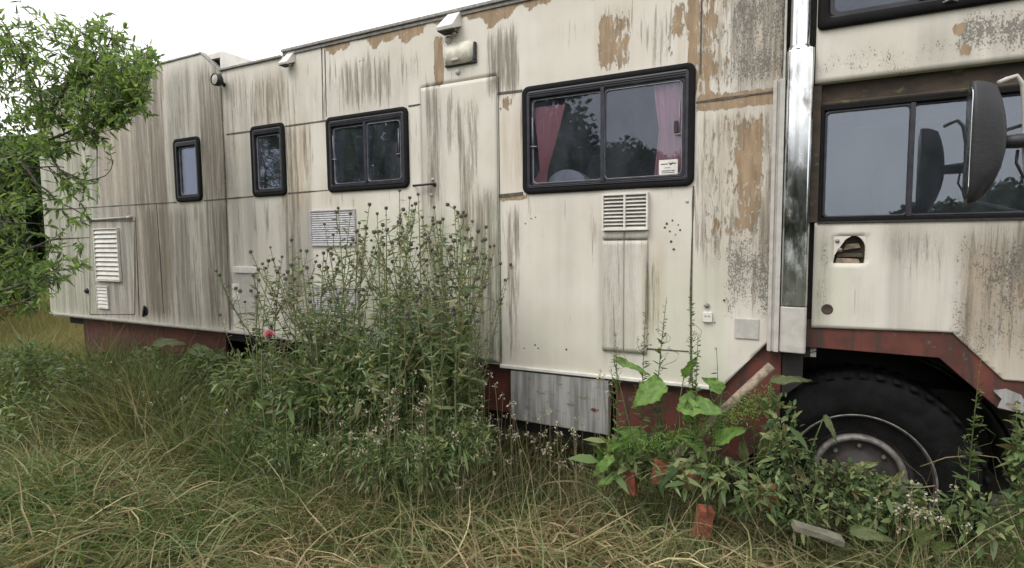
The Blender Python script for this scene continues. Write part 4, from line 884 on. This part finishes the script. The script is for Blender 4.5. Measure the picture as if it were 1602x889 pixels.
# ================================================================== THISTLES
def stem_curve(p0, p1, sag=.1, n=7, side=None):
    p0 = np.array(p0, float); p1 = np.array(p1, float); s = side if side is not None else rng.normal(0, 1, 3)*np.array([1, 1, 0])*.04
    return [p0+(p1-p0)*t+s*math.sin(math.pi*t)+np.array([0, 0, sag*math.sin(math.pi*t)]) for t in np.linspace(0, 1, n)]
def thistle(px, py, Y, label, flower=False):
    tip = PW(px, py, Y); bx = tip[0]+rng.uniform(-.12, .12); by = Y+rng.uniform(-.1, .1); bz = float(gh(bx, by)); base = np.array([bx, by, bz])
    root = empty('thistle', tuple(base)); tag(root, label, 'thistle', 'tall thistles growing against the truck')
    H = tip[2]-bz; st = MB(); LB, LD, LL = [], [], []; heads = []
    main = stem_curve(base, tip-np.array([0, 0, .02]), 0, 12, rng.normal(0, .05, 3)*np.array([1, 1, 0])); st.tube([p-base for p in main], list(np.linspace(.009, .003, 12)), 5); heads.append(main[-1])
    def spiny(curve, t0, dens, l0):
        pts = np.array(curve); n = int(dens)
        for t in np.linspace(t0, .97, n):
            f_ = t*(len(pts)-1); i = min(int(f_), len(pts)-2); p = pts[i]+(pts[i+1]-pts[i])*(f_-i); a = rng.uniform(0, 6.28)
            LB.append(p); LD.append([math.cos(a), math.sin(a), rng.uniform(-.1, .9)]); LL.append(l0*(1.15-t*.75)*rng.uniform(.6, 1.2))
    spiny(main, .12, 46*H/1.5, .17)
    nb = int(rng.integers(5, 9))
    for k in range(nb):
        t = rng.uniform(.42, .93); f_ = t*11; i = int(f_); p = main[i]; a = rng.uniform(0, 6.28); L = (1-t)*H*rng.uniform(.75, 1.15)+.06
        q = p+np.array([math.cos(a)*.32*L+rng.normal(0, .02), math.sin(a)*.40*L, L*rng.uniform(.7, .92)]); q[2] = min(q[2], tip[2]+rng.uniform(-.12, .01))
        if q[2] < p[2]+.03: continue
        c = stem_curve(p, q, 0, 6, np.array([math.cos(a), math.sin(a), 0])*.03); st.tube([v-base for v in c], list(np.linspace(.004, .0022, 6)), 4)
        heads.append(c[-1]); spiny(c, .1, 7+L*26, .075)
        if rng.random() < .6:
            p2 = c[3]; q2 = p2+np.array([rng.normal(0, .05), rng.normal(0, .05), rng.uniform(.05, .12)]); st.tube([v-base for v in stem_curve(p2, q2, 0, 4)], .002, 4); heads.append(q2)
    st.build('stem', M['thistle'], root, True)
    LB = np.array(LB)-base; leaf_obj('leaves', LB, np.array(LD), np.array(LL), np.array(LL)*.16+.003, M['thistle'], root, .12)
    for i, h in enumerate(heads):
        r_ = rng.uniform(.010, .015); mb = MB(); c = h-base
        fl = flower and i == 0
        if fl: r_ = .020
        mb.lathe([(0, -r_*.9), (r_*.7, -r_*.7), (r_, 0), (r_*.85, r_*.6), (r_*.5, r_*.95), (0, r_)], c, axis='z', k=8)
        for j in range(14):
            a = j*2.4; e = rng.uniform(-.5, .9); d_ = np.array([math.cos(a)*math.cos(e), math.sin(a)*math.cos(e), math.sin(e)]); s = np.array([-math.sin(a), math.cos(a), 0])*r_*.25
            p = c+d_*r_*.8; mb.add([p-s, p+s, c+d_*r_*1.8], [(0, 1, 2)])
        o = mb.build('flower_head', M['head'], root, False)
        if fl:
            n = 220; a = rng.uniform(0, 6.28, n); e = rng.uniform(-.1, 1.5, n); d_ = np.stack([np.cos(a)*np.cos(e), np.sin(a)*np.cos(e), np.sin(e)], -1)
            leaf_obj('petals', np.tile(c+np.array([0, 0, r_*.5]), (n, 1)), d_, .045, .007, M['pink'], o, .1)
TH = [(404, 418, -.55), (420, 404, -.75), (441, 398, -.5), (456, 372, -.4), (470, 388, -.8), (506, 392, -.6), (513, 388, -.35), (529, 322, -.3), (548, 330, -.55), (562, 345, -.2),
      (578, 316, -.4), (590, 330, -.7), (604, 322, -.25), (625, 294, -.35), (641, 305, -.6), (654, 300, -.25), (679, 320, -.45), (693, 338, -.7), (711, 320, -.3), (716, 328, -.55), (728, 332, -.8), (736, 372, -.4), (738, 368, -.6), (488, 430, -.9), (610, 420, -.95), (668, 410, -.9)]
TL = ['short thistle at the far left edge of the clump, under the small hatch', 'short thistle second from the left of the clump, nearest the photographer there', 'short thistle in front of the bare strip right of the small hatch',
      'leftmost of the thistles rising above the left half, yellowish buds', 'low thistle just left of the aluminium louvre, leaning forward', 'low thistle below the left corner of the aluminium louvre', 'thistle whose buds end below the middle of the aluminium louvre',
      'thistle crossing the upper aluminium louvre with its first high buds', 'thistle over the right end of the upper aluminium louvre', 'thistle close to the wall just right of the aluminium louvre', 'high thistle below the left pane of the two-pane window over the clump',
      'front thistle between the louvre and the middle of the clump', 'high thistle below the centre post of the two-pane window over the clump', 'tallest thistle of the clump, its buds reaching the underside of the black window', 'tall thistle just right of the tallest one, further forward',
      'tall thistle against the wall under the left end of the door handle', 'thistle directly below the black door handle', 'front thistle a hand right of the door handle', 'high thistle in front of the middle of the entrance door', 'thistle of three close buds in front of the middle of the door, slightly forward',
      'front thistle before the right half of the entrance door', 'thistle near the right edge of the door, close to the wall', 'thistle at the right edge of the clump beside the closed door seam', 'lowest front thistle between hatch and louvre', 'low front thistle in the middle of the clump', 'low front thistle under the door handle']
for i, (px, py, Y) in enumerate(TH): thistle(px, py, Y, TL[i])
# a lone low thistle with its pink bloom open
thistle(421, 522, -1.0, 'low thistle with one open pink bloom at the left of the clump', True)

# ================================================================== UNDERGROWTH
def undergrowth():
    B, D_, L_, Wd = [], [], [], []
    def blob(px, py, Y, rx, rz, n, l=(.04, .11), wf=.28, ry=.25):
        c = PW(px, py, Y); u = rng.normal(size=(n, 3)); u = nrm(u)*(rng.random(n)**.45)[:, None]
        p = c+u*np.array([rx, ry, rz]); d_ = nrm(u*.7+rng.normal(size=(n, 3))*.7+np.array([0, -.2, .35])); l_ = rng.uniform(*l, n)*np.exp(rng.normal(-.08, .28, n))
        g_ = gh(p[:, 0], p[:, 1])+.01; k = p[:, 2] > g_; B.append(p[k]); D_.append(d_[k]); L_.append(l_[k]); Wd.append((l_*wf*rng.uniform(.7, 1.2, n))[k])
    F1 = dict(l=(.03, .085), wf=.13)
    blob(470, 640, -.6, .36, .38, 5600, **F1); blob(560, 600, -.5, .34, .42, 6600, **F1); blob(650, 590, -.45, .28, .42, 6200, **F1); blob(708, 560, -.4, .15, .36, 3000, **F1); blob(425, 600, -.45, .24, .26, 2800, **F1); blob(600, 690, -.7, .42, .26, 4200, **F1)
    blob(700, 660, -.6, .25, .25, 2400, **F1); blob(380, 620, -.3, .30, .22, 1200, **F1); blob(520, 520, -.5, .26, .26, 1500, (.04, .09), .12); blob(640, 500, -.45, .26, .26, 1800, (.04, .09), .12)
    blob(560, 600, -.75, .34, .3, 1400, (.04, .10), .2); blob(480, 600, -.75, .2, .2, 500, (.04, .09), .3); blob(715, 620, -.6, .12, .2, 400, (.04, .09), .3)
    blob(1000, 715, -.30, .28, .09, 260, wf=.3); blob(1100, 735, -.40, .28, .09, 260, wf=.3); blob(1225, 700, -.35, .09, .28, 420, (.03, .09), .28, .1); blob(1190, 770, -.45, .12, .14, 280, (.03, .08), .28, .12)
    blob(1345, 795, -.20, .18, .11, 520, (.02, .06), .4, .1); blob(1275, 740, -.2, .06, .2, 200, (.02, .05), .35, .06); blob(1600, 720, -.2, .05, .3, 300, (.03, .07), .35, .08)
    blob(50, 570, -.9, .6, .22, 1300, (.03, .09), .3); blob(130, 600, -.9, .5, .2, 1100, (.03, .08), .3); blob(20, 640, -1.6, .4, .2, 500, (.03, .07), .25)
    blob(330, 585, -.25, .35, .22, 1300, (.04, .11), .22); blob(250, 575, -.2, .5, .22, 1500, (.04, .11), .2); blob(160, 585, -.3, .6, .2, 1200, (.04, .12), .2); blob(300, 640, -.5, .4, .16, 1000, (.04, .1), .2); blob(385, 600, -.5, .25, .26, 1500, (.04, .1), .2)
    for q in ((450, 700, -.95), (520, 715, -.95), (590, 720, -1.0), (660, 715, -.95), (720, 690, -.8), (400, 670, -.8)): blob(*q, .22, .16, 1500, (.025, .07), .15, .16)
    blob(1335, 760, -.12, .20, .13, 620, (.018, .045), .5, .06); blob(1400, 770, -.12, .16, .08, 260, (.018, .045), .45, .06); blob(1420, 800, -.2, .20, .10, 420, (.02, .06), .4, .1); blob(1250, 790, -.35, .16, .18, 420, (.02, .07), .3, .1); blob(1530, 810, -.25, .16, .14, 300, (.02, .07), .3, .1)
    o = leaf_obj('undergrowth', np.concatenate(B), np.concatenate(D_), np.concatenate(L_), np.concatenate(Wd), M['under'], None, .3)
    tag(o, 'dense dark green leafy weeds filling the space below the thistles and beside the wheel', 'weeds', kind='stuff')
    # small pale seed heads on wiry stems
    SB, SD, SL, SW = [], [], [], []; st_ = []
    for (px, py, Y, sx_, sy_, k) in ((840, 690, -.35, 70, 30, 46), (740, 640, -.55, 60, 50, 50), (700, 700, -.8, 60, 40, 40), (560, 690, -1.0, 90, 50, 40), (1430, 790, -.3, 60, 40, 26), (640, 640, -.95, 60, 50, 26), (200, 620, -.9, 120, 30, 30), (940, 590, -.25, 30, 20, 8)):
        for _ in range(k):
            t_ = PW(px+rng.normal(0, sx_*.6), py+rng.normal(0, sy_*.6), Y+rng.normal(0, .08)); g0 = float(gh(t_[0], t_[1]))
            if t_[2] < g0+.08: t_[2] = g0+rng.uniform(.1, .3)
            m_ = 12; SB.append(t_+rng.normal(size=(m_, 3))*.010); SD.append(rng.normal(size=(m_, 3))); SL.append(rng.uniform(.008, .018, m_)); st_.append((t_, g0))
    o = leaf_obj('pale_seed_heads', np.concatenate(SB), np.concatenate(SD), np.concatenate(SL), np.concatenate(SL)*.7, M['seed'], None, .1); tag(o, 'small pale seed heads scattered through the weeds in front of the skirt', 'seed heads', kind='stuff')
    mb = MB()
    for t_, g0 in st_:
        b0 = np.array([t_[0]+rng.normal(0, .06), t_[1]+rng.normal(0, .06), g0]); mb.tube([b0, (b0+t_)/2+rng.normal(0, .015, 3), t_], [.0018, .0014, .001], 4, cap=False)
    o = mb.build('wiry_stems', M['stalk'], None, True); tag(o, 'thin wiry stems standing among the weeds below the skirt', 'stems', kind='stuff')
    # bright trailing bedstraw
    n = 2600; t = rng.random(n); a = PW(955, 700, -.35); b2 = PW(1205, 620, -.22); p = a+(b2-a)*t[:, None]+rng.normal(size=(n, 3))*np.array([.03, .05, .035])+np.array([0, 0, 1])*(-.07*np.sin(math.pi*t))[:, None]
    o = leaf_obj('trailing_bedstraw', p, rng.normal(size=(n, 3)), rng.uniform(.015, .035, n), .005, M['broad'], None, .1)
    tag(o, 'yellow-green trailing weed with tiny leaves draped over the pale pipe', 'weeds', kind='stuff')
undergrowth()

# ---- single plants with broad leaves
def big_leaf(mb, base, tip, wd, curl=.12, lobes=7):
    base = np.array(base, float); tip = np.array(tip, float); d_ = tip-base; L = np.linalg.norm(d_); d_ /= L
    s = np.cross(d_, [rng.uniform(-.2, .2), -.72, .65]); s /= max(np.linalg.norm(s), 1e-6); nn = np.cross(s, d_); n = 12; m_ = 6; V = []; ph = rng.uniform(0, 6)
    for i in range(n+1):
        t = i/n; w_ = wd*(math.sin(math.pi*min(1, (t+.04))**.62)**.8)*(1+.10*math.sin(t*lobes*6.28+ph))*.5+.0015
        for j in range(-m_//2, m_//2+1):
            u = j/(m_/2); c = base+d_*L*t+s*w_*u+nn*(abs(u)*w_*.35-curl*L*t*t+.10*wd*math.sin(t*19+ph)*abs(u)*.5+.012*math.sin(u*7+t*12))
            V.append(c)
    k = m_+1; mb.add(V, [(i*k+j, i*k+j+1, (i+1)*k+j+1, (i+1)*k+j) for i in range(n) for j in range(m_)])
def broad_plant(name, label, cat, base_px, Y, leafs, mat, group=None):
    bx, _ = W(*base_px, Y); bz = float(gh(bx, Y)); root = empty(name, (bx, Y, bz)); tag(root, label, cat, group); o0 = np.array([bx, Y, bz]); st = MB()
    for (ax, ay, tx, ty, wd) in leafs:
        ya = Y+rng.uniform(-.05, .05); a = PW(ax, ay, ya); b2 = PW(tx, ty, ya-rng.uniform(.02, .10)); st.tube([v-o0 for v in stem_curve(o0, a, .02, 6)], list(np.linspace(.005, .003, 6)), 5)
        mb = MB(); big_leaf(mb, a-o0, b2-o0, wd); lf = fast_obj('leaf', mb.v, mb.f, mat=M[mat], parent=root)
    st.build('stem', M['spike'], root, True)
broad_plant('broad_leaved_weed', 'weed with large bright green leaves left of the pale pipe', 'plant', (1040, 700), -.30,
            [(1040, 600, 985, 636, .15), (1035, 612, 1000, 596, .08), (1062, 632, 1132, 642, .14), (1010, 690, 960, 668, .10), (1120, 690, 1165, 668, .09), (1130, 612, 1100, 590, .08), (1080, 660, 1075, 625, .07), (960, 562, 1015, 582, .045), (1070, 590, 1085, 560, .05), (1100, 700, 1060, 680, .07)], 'broad')
broad_plant('broad_leaved_weed', 'young bright green leafy weed at the foot of the grey locker panel', 'plant', (950, 760), -.45,
            [(960, 715, 925, 745, .07), (945, 725, 935, 700, .05), (975, 700, 985, 680, .04), (965, 745, 930, 760, .05), (950, 705, 975, 690, .04)], 'broad')
broad_plant('broad_leaved_weed', 'weed with green leaves under the foot of the polished column', 'plant', (1220, 720), -.30,
            [(1205, 596, 1268, 592, .05), (1205, 650, 1185, 620, .05), (1215, 640, 1205, 610, .045), (1165, 720, 1160, 680, .05), (1190, 720, 1200, 670, .05), (1225, 700, 1240, 730, .05), (1290, 650, 1310, 690, .03)], 'dull')
broad_plant('dock_plant', 'dock plant with broad dull leaves beside the dark gap below the rear of the truck', 'plant', (300, 600), -.25,
            [(240, 538, 285, 532, .10), (300, 545, 345, 560, .12), (330, 562, 352, 556, .07), (340, 590, 352, 625, .11), (268, 560, 240, 590, .08)], 'dull')
broad_plant('dock_plant', 'small dock plant with curled rusty brown leaves left of the thistles', 'plant', (385, 650), -.55,
            [(392, 622, 376, 598, .07), (384, 640, 400, 612, .05), (378, 640, 372, 610, .05)], 'brownleaf')
broad_plant('broad_leaved_weed', 'weed with rounded leaves growing up in front of the wheel rim', 'plant', (1345, 800), -.10,
            [(1330, 740, 1370, 722, .06), (1350, 760, 1395, 745, .07), (1330, 760, 1318, 735, .05), (1370, 770, 1380, 800, .06), (1400, 760, 1412, 735, .04)], 'under')
broad_plant('broad_leaved_weed', 'weed with one round olive leaf on the grass below the tyre', 'plant', (1450, 860), -.55,
            [(1435, 845, 1462, 832, .07), (1330, 830, 1400, 845, .06), (1460, 860, 1490, 850, .05)], 'dull')
# ---- upright willowherb like spikes
def spike_plant(px, py, Y, label, seed, wdl=1.):
    g = np.random.default_rng(seed); tip = PW(px, py, Y); bx = tip[0]+g.uniform(-.05, .05); bz = float(gh(bx, Y)); b0 = np.array([bx, Y, bz])
    root = empty('spiky_weed', tuple(b0)); tag(root, label, 'plant', 'slender upright weeds before the truck'); c = stem_curve(b0, tip, 0, 12, g.normal(0, .015, 3)*np.array([1, 1, 0])); st = MB(); st.tube([p-b0 for p in c], list(np.linspace(.006, .0015, 12)), 5)
    n = int(110*wdl); t = g.random(n)**.75*.88+.12; cc = np.array(c); f_ = t*11; i = np.minimum(f_.astype(int), 10); p = cc[i]+(cc[i+1]-cc[i])*(f_-i)[:, None]
    a = g.uniform(0, 6.28, n); d_ = np.stack([np.cos(a), np.sin(a), g.uniform(.1, 1.1, n)], -1); L = (.11*(1.05-t)+.018)*g.uniform(.6, 1.3, n)
    for k in range(7):
        tt = g.uniform(.5, .9); q = cc[int(tt*11)]; a2 = g.uniform(0, 6.28); e = q+np.array([math.cos(a2)*.05, math.sin(a2)*.04, g.uniform(.05, .14)]); cv = stem_curve(q, e, 0, 4); st.tube([v-b0 for v in cv], .0014, 4)
        m_ = 9; tq = g.random(m_)[:, None]; p = np.vstack([p, q+(e-q)*tq]); aa = g.uniform(0, 6.28, m_); d_ = np.vstack([d_, np.stack([np.cos(aa), np.sin(aa), g.uniform(.4, 1.2, m_)], -1)]); L = np.concatenate([L, g.uniform(.012, .03, m_)])
    st.build('stem', M['spike'], root, True); leaf_obj('leaves', p-b0, d_, L, L*.18+.002, M['spike'], root, .2)
spike_plant(963, 518, -.35, 'short slender weed with pointed tip in front of the duct cover', 1, .8)
spike_plant(1010, 487, -.30, 'slender weed rising along the right edge of the duct cover', 2, .8)
spike_plant(1043, 465, -.30, 'tall upright weed with a feathery tip, left of the tallest one by the socket', 3, 1.2)
spike_plant(1081, 458, -.28, 'tallest slender weed, standing just left of the white power socket', 4, 1.3)
spike_plant(1092, 525, -.32, 'short slender weed directly below the white power socket', 5, .8)
spike_plant(1121, 543, -.20, 'thin single stalk with a dark tip near the slanted corner of the body', 6, .15)
spike_plant(1180, 600, -.15, 'dry spindly weed against the slanted red panel', 7, .6)
spike_plant(1535, 560, -.12, 'tangled spindly weed in front of the red sill by the tyre', 8, .9)
spike_plant(1590, 640, -.20, 'leafy upright weed in front of the tyre at the far right', 9, 1.2)
# arching bramble stems by the wheel
mb = MB(); mb.tube([PW(1440, 730, -.1), PW(1480, 716, -.12), (PW(1530, 712, -.14)), PW(1560, 716, -.15), PW(1578, 745, -.16)], [.003, .003, .0028, .0025, .002], 5); br = mb.build('arching_stem', M['stalk'], None, True); tag(br, 'thin pale dry stem arching across the black tyre', 'dry stem')
mb = MB(); mb.tube([PW(1380, 764, -.12), PW(1410, 762, -.14), PW(1440, 763, -.16), PW(1463, 760, -.18)], .003, 5); br = mb.build('arching_stem', M['stalk'], None, True); tag(br, 'short straight dry stem lying level across the wheel rim', 'dry stem')

# ================================================================== LOOSE THINGS IN THE GRASS
a = PW(1207, 572, -.10); b2 = PW(1105, 668, -.22)
mb = MB(); mb.tube([a, a+(b2-a)*.5, b2, b2+(b2-a)*.5], [.026, .028, .028, .028], 16, cap=True); pp = mb.build('leaning_pipe', M['pipe'], None, True); tag(pp, 'pale rusty pipe leaning diagonally against the red skirt below the polished column', 'pipe')
def brick(px, py, Y, w_, h_, d_, rot, label, mat='terracotta', name='brick', cat='brick'):
    c = PW(px, py, Y); mb = MB(); mb.box(-w_/2, w_/2, -d_/2, d_/2, -h_/2, h_/2); o = mb.build(name, M[mat], None)
    bm = bmesh.new(); bm.from_mesh(o.data); bmesh.ops.subdivide_edges(bm, edges=bm.edges, cuts=3, use_grid_fill=True)
    for v in bm.verts: v.co += Vector(mnoise.noise_vector(v.co*16+Vector((px, py, 0))))*.005
    bm.to_mesh(o.data); bm.free(); o.data.polygons.foreach_set('use_smooth', [False]*len(o.data.polygons))
    o.location = c+np.array([0, .05, -.03]); o.rotation_euler = rot; tag(o, label, cat); return o
brick(1098, 815, -.58, .075, .17, .07, (.15, .14, .45), 'red-orange brick standing on end in the straw, lowest of the bricks')
brick(1078, 745, -.45, .10, .08, .08, (.0, -.2, .2), 'broken red brick half hidden under green leaves, left of the others')
brick(1030, 735, -.40, .085, .14, .06, (.0, .1, .1), 'orange-brown brick piece at the left end behind the weeds')
brick(985, 750, -.42, .05, .16, .05, (.0, -.1, .0), 'narrow dark red brick piece standing nearest the grey locker')
brick(1200, 775, -.45, .10, .13, .06, (.25, -.35, .4), 'bright orange brick tilted in the weeds left of the wheel')
brick(1280, 832, -.60, .24, .03, .06, (.1, .28, .35), 'pale weathered stake lying in the grass below the wheel', 'stone', 'stone_slab', 'stone')

# ================================================================== WILLOW ON THE LEFT
def willow():
    base = np.array([-5.6, -2.55, float(gh(-5.6, -2.55))]); root = empty('willow', tuple(base)); tag(root, 'leafy green willow reaching in from the left over the rear of the truck', 'tree')
    limbs_px = [  # px, py, depth chains
        [(-230, 420, 4.9), (-110, 300, 4.7), (0, 253, 4.5), (30, 240, 4.5), (60, 222, 4.5), (70, 190, 4.5), (92, 155, 4.5), (120, 95, 4.6), (118, 45, 4.6)],
        [(30, 240, 4.5), (75, 230, 4.4), (110, 222, 4.4), (150, 205, 4.3), (190, 185, 4.3), (225, 160, 4.3)],
        [(-20, 275, 4.6), (25, 272, 4.6), (60, 262, 4.5), (100, 262, 4.5)],
        [(60, 222, 4.5), (95, 214, 4.6), (140, 190, 4.7), (185, 150, 4.8), (215, 110, 4.8), (238, 84, 4.8)],
        [(70, 190, 4.5), (60, 140, 4.5), (30, 90, 4.5), (10, 40, 4.5)], [(-60, 150, 4.8), (-20, 100, 4.8), (10, 60, 4.8)],
        [(92, 155, 4.5), (140, 110, 4.6), (170, 70, 4.7), (178, 40, 4.7)],
        [(-150, 500, 4.6), (-60, 440, 4.5), (20, 400, 4.4), (80, 375, 4.4), (140, 372, 4.4)],
        [(-60, 440, 4.5), (0, 455, 4.3), (60, 440, 4.3), (95, 415, 4.3)], [(-140, 520, 4.4), (-40, 490, 4.3), (40, 470, 4.2), (75, 448, 4.2)],
        [(30, 240, 4.5), (60, 290, 4.4), (100, 320, 4.4), (140, 340, 4.4)], [(60, 222, 4.5), (95, 265, 4.3), (130, 285, 4.3), (165, 275, 4.3)],
        [(-130, 330, 4.7), (-60, 350, 4.6), (0, 345, 4.6), (60, 350, 4.5)], [(-110, 300, 4.7), (-140, 150, 4.8), (-150, 20, 5), (-130, -80, 5)], [(-110, 300, 4.7), (-60, 200, 4.7), (-50, 60, 4.8)]]
    tr = MB(); trunk_top = P3(-230, 420, 4.9)
    tr.tube([v-base for v in [base-np.array([0, 0, .05]), base+np.array([.03, .05, .5]), trunk_top]], [.09, .075, .055], 10)
    pool = []
    for li, ch in enumerate(limbs_px):
        pts = [P3(*c) for c in ch]; n = len(pts)
        # smooth by subdivision
        sp_ = []
        for i in range(n-1):
            for t in (0, .33, .66): sp_.append(pts[i]+(pts[i+1]-pts[i])*t+rng.normal(0, .006, 3))
        sp_.append(pts[-1]); r0 = .032 if li == 0 else (.018 if li in (13, 14, 7) else .011)
        tr.tube([v-base for v in sp_], list(np.linspace(r0, .0035, len(sp_))), 6); pool += sp_
    for pt in (P3(-150, 500, 4.6), P3(-140, 520, 4.4), P3(-130, 330, 4.7), P3(-60, 150, 4.8), P3(-20, 275, 4.6)):
        q = trunk_top if pt[2] > 1.8 else base+np.array([.03, .05, .5]); tr.tube([v-base for v in stem_curve(q, pt, .03, 6)], list(np.linspace(.03, .012, 6)), 6)
    pool = np.array(pool)
    # twigs to points spread through the crown
    regions = [((105, 235, 60, 200), 210, .9), ((0, 110, 120, 240), 76, .9), ((20, 130, 30, 130), 26, 1), ((110, 180, -5, 60), 15, 1), ((-10, 70, 0, 120), 26, .9), ((175, 240, 75, 170), 70, .8), ((60, 170, 200, 250), 18, .9), ((-40, 50, 260, 420), 40, 1), ((70, 155, 280, 420), 26, .9), ((0, 100, 400, 475), 56, 1), ((-250, 0, -120, 480), 260, 1.2)]
    poly_ = [(-400, -200), (60, -30), (108, -5), (125, 12), (172, 4), (178, 28), (150, 62), (205, 58), (238, 76), (246, 95), (236, 160), (205, 190), (168, 225), (150, 250), (172, 262), (165, 300), (150, 330), (150, 415), (105, 440), (85, 470), (0, 520), (-400, 520)]
    def inside(x, y):
        c = False; j = len(poly_)-1
        for i in range(len(poly_)):
            xi, yi = poly_[i]; xj, yj = poly_[j]
            if (yi > y) != (yj > y) and x < (xj-xi)*(y-yi)/(yj-yi)+xi: c = not c
            j = i
        return c
    B, D_, L_ = [], [], []
    for (x0, x1, y0, y1), n, sp2 in regions:
        k = 0
        while k < n:
            px, py = rng.uniform(x0, x1), rng.uniform(y0, y1); k += 1
            if not inside(px, py): continue
            px += rng.normal(0, 9); py += rng.normal(0, 9); tip = P3(px, py, 4.5+rng.uniform(-.45, .55)*sp2); dd = np.linalg.norm(pool-tip, axis=1); cand = np.argsort(dd)[:8]; s = pool[rng.choice(cand)]
            if np.linalg.norm(tip-s) > .8: s = tip+(s-tip)/np.linalg.norm(s-tip)*.6
            c = stem_curve(s, tip, -.02, 7); tr.tube([v-base for v in c], list(np.linspace(.0035, .0012, 7)), 4, cap=False)
            m_ = int(rng.integers(15, 27)); t = rng.uniform(.15, 1, m_); cc = np.array(c); f_ = t*6; i = np.minimum(f_.astype(int), 5); p = cc[i]+(cc[i+1]-cc[i])*(f_-i)[:, None]; ax = nrm((tip-s)[None])[0]
            d_ = nrm(ax*.75+nrm(rng.normal(size=(m_, 3)))*.8); B.append(p); D_.append(d_); L_.append(rng.uniform(.035, .095, m_))
    tr.build('trunk', M['bark'], root, True)
    L = np.concatenate(L_); leaf_obj('crown', np.concatenate(B)-base, np.concatenate(D_), L, L*.20+.003, M['willow'], root, .2)
willow()

# ================================================================== TREES BEHIND AND ACROSS THE MEADOW
def tree(x, y, H, Wd, n, label, name='broadleaf_tree', mat='hedge', ls=.35, group='trees beyond the meadow', seed=0, low=.06):
    g = np.random.default_rng(seed); z0 = float(gh(x, y)); root = empty(name, (x, y, z0)); tag(root, label, 'tree', group)
    tr = MB(); tr.tube([(0, 0, -.1), (.05, 0, H*.3), (.1, .05, H*.75)], [H*.03, H*.022, H*.008], 8); B, D_ = [], []; nb = 16
    for k in range(nb):
        a = g.uniform(0, 6.28); zc_ = g.uniform(low+.12, .88)*H; rr_ = Wd*(1-abs(zc_/H-.45)*1.1)*g.uniform(.2, .75); c = np.array([math.cos(a)*rr_, math.sin(a)*rr_, zc_]); tr.tube([(0.03, 0, max(.15*H, zc_-H*.25)), tuple(c*np.array([.5, .5, 1])), tuple(c)], [H*.012, H*.008, H*.004], 5)
        m_ = n//nb; u = nrm(g.normal(size=(m_, 3)))*(g.random(m_)**.35)[:, None]; s = np.array([Wd*.42, Wd*.42, H*.20])*g.uniform(.6, 1.15); p = c+u*s; p = p[p[:, 2] > low*H]; B.append(p); D_.append(nrm((p-c)+g.normal(size=p.shape)*.8*Wd*.3))
    tr.build('trunk', M['bark'], root, True); B = np.concatenate(B); D_ = np.concatenate(D_); L = g.uniform(.5, 1.2, len(B))*ls
    leaf_obj('crown', B, D_, L, L*.55, M[mat], root, .2)
tree(-14.5, -.2, 4.3, 2.1, 26000, 'dark bushy tree standing close behind the willow at the left edge', seed=1, ls=.14)
tree(-17.5, 3.4, 4.9, 2.5, 26000, 'dark green tree just behind the rear corner of the truck', seed=2, ls=.16)
tree(-27, 3.0, 6.0, 3.5, 16000, 'distant dark tree at the meadow edge, left of the rear corner of the truck', seed=3, ls=.28)
tree(-33, 10, 7.0, 4.5, 12000, 'broad distant tree at the meadow edge behind the truck', seed=4, ls=.35)
# the wooded edge on the photographer's side of the meadow, seen only as reflections in the windows and the polished column
def treeline():
    B, D_ = [], []; g = np.random.default_rng(5)
    for k in range(70):
        a = R(-178+k*2.55+g.uniform(-1, 1)); rr_ = g.uniform(38, 55); x = rr_*math.cos(a); y = rr_*math.sin(a)-4
        dg = math.degrees(a); H = (4.2 if dg < -143 else 14. if dg < -112 else 8.3 if dg < -99 else 8.0 if dg < -94 else 2.2 if dg < -80 else 4.0 if dg < -55 else 7)*g.uniform(.88, 1.12)
        n = 5200; u = nrm(g.normal(size=(n, 3)))*(g.random(n)**.4)[:, None]; p = np.array([x, y, H*.5])+u*np.array([3.6, 3.6, H*.72]); p = p[p[:, 2] > 0]; B.append(p); D_.append(g.normal(size=p.shape))
    B = np.concatenate(B); D_ = np.concatenate(D_); o = leaf_obj('far_woodland', B, D_, g.uniform(.3, .6, len(B)), .32, M['hedge'], None, .1)
    tag(o, 'far wooded edge of the meadow, mirrored in the windows of the truck', 'woodland', kind='stuff')
treeline()
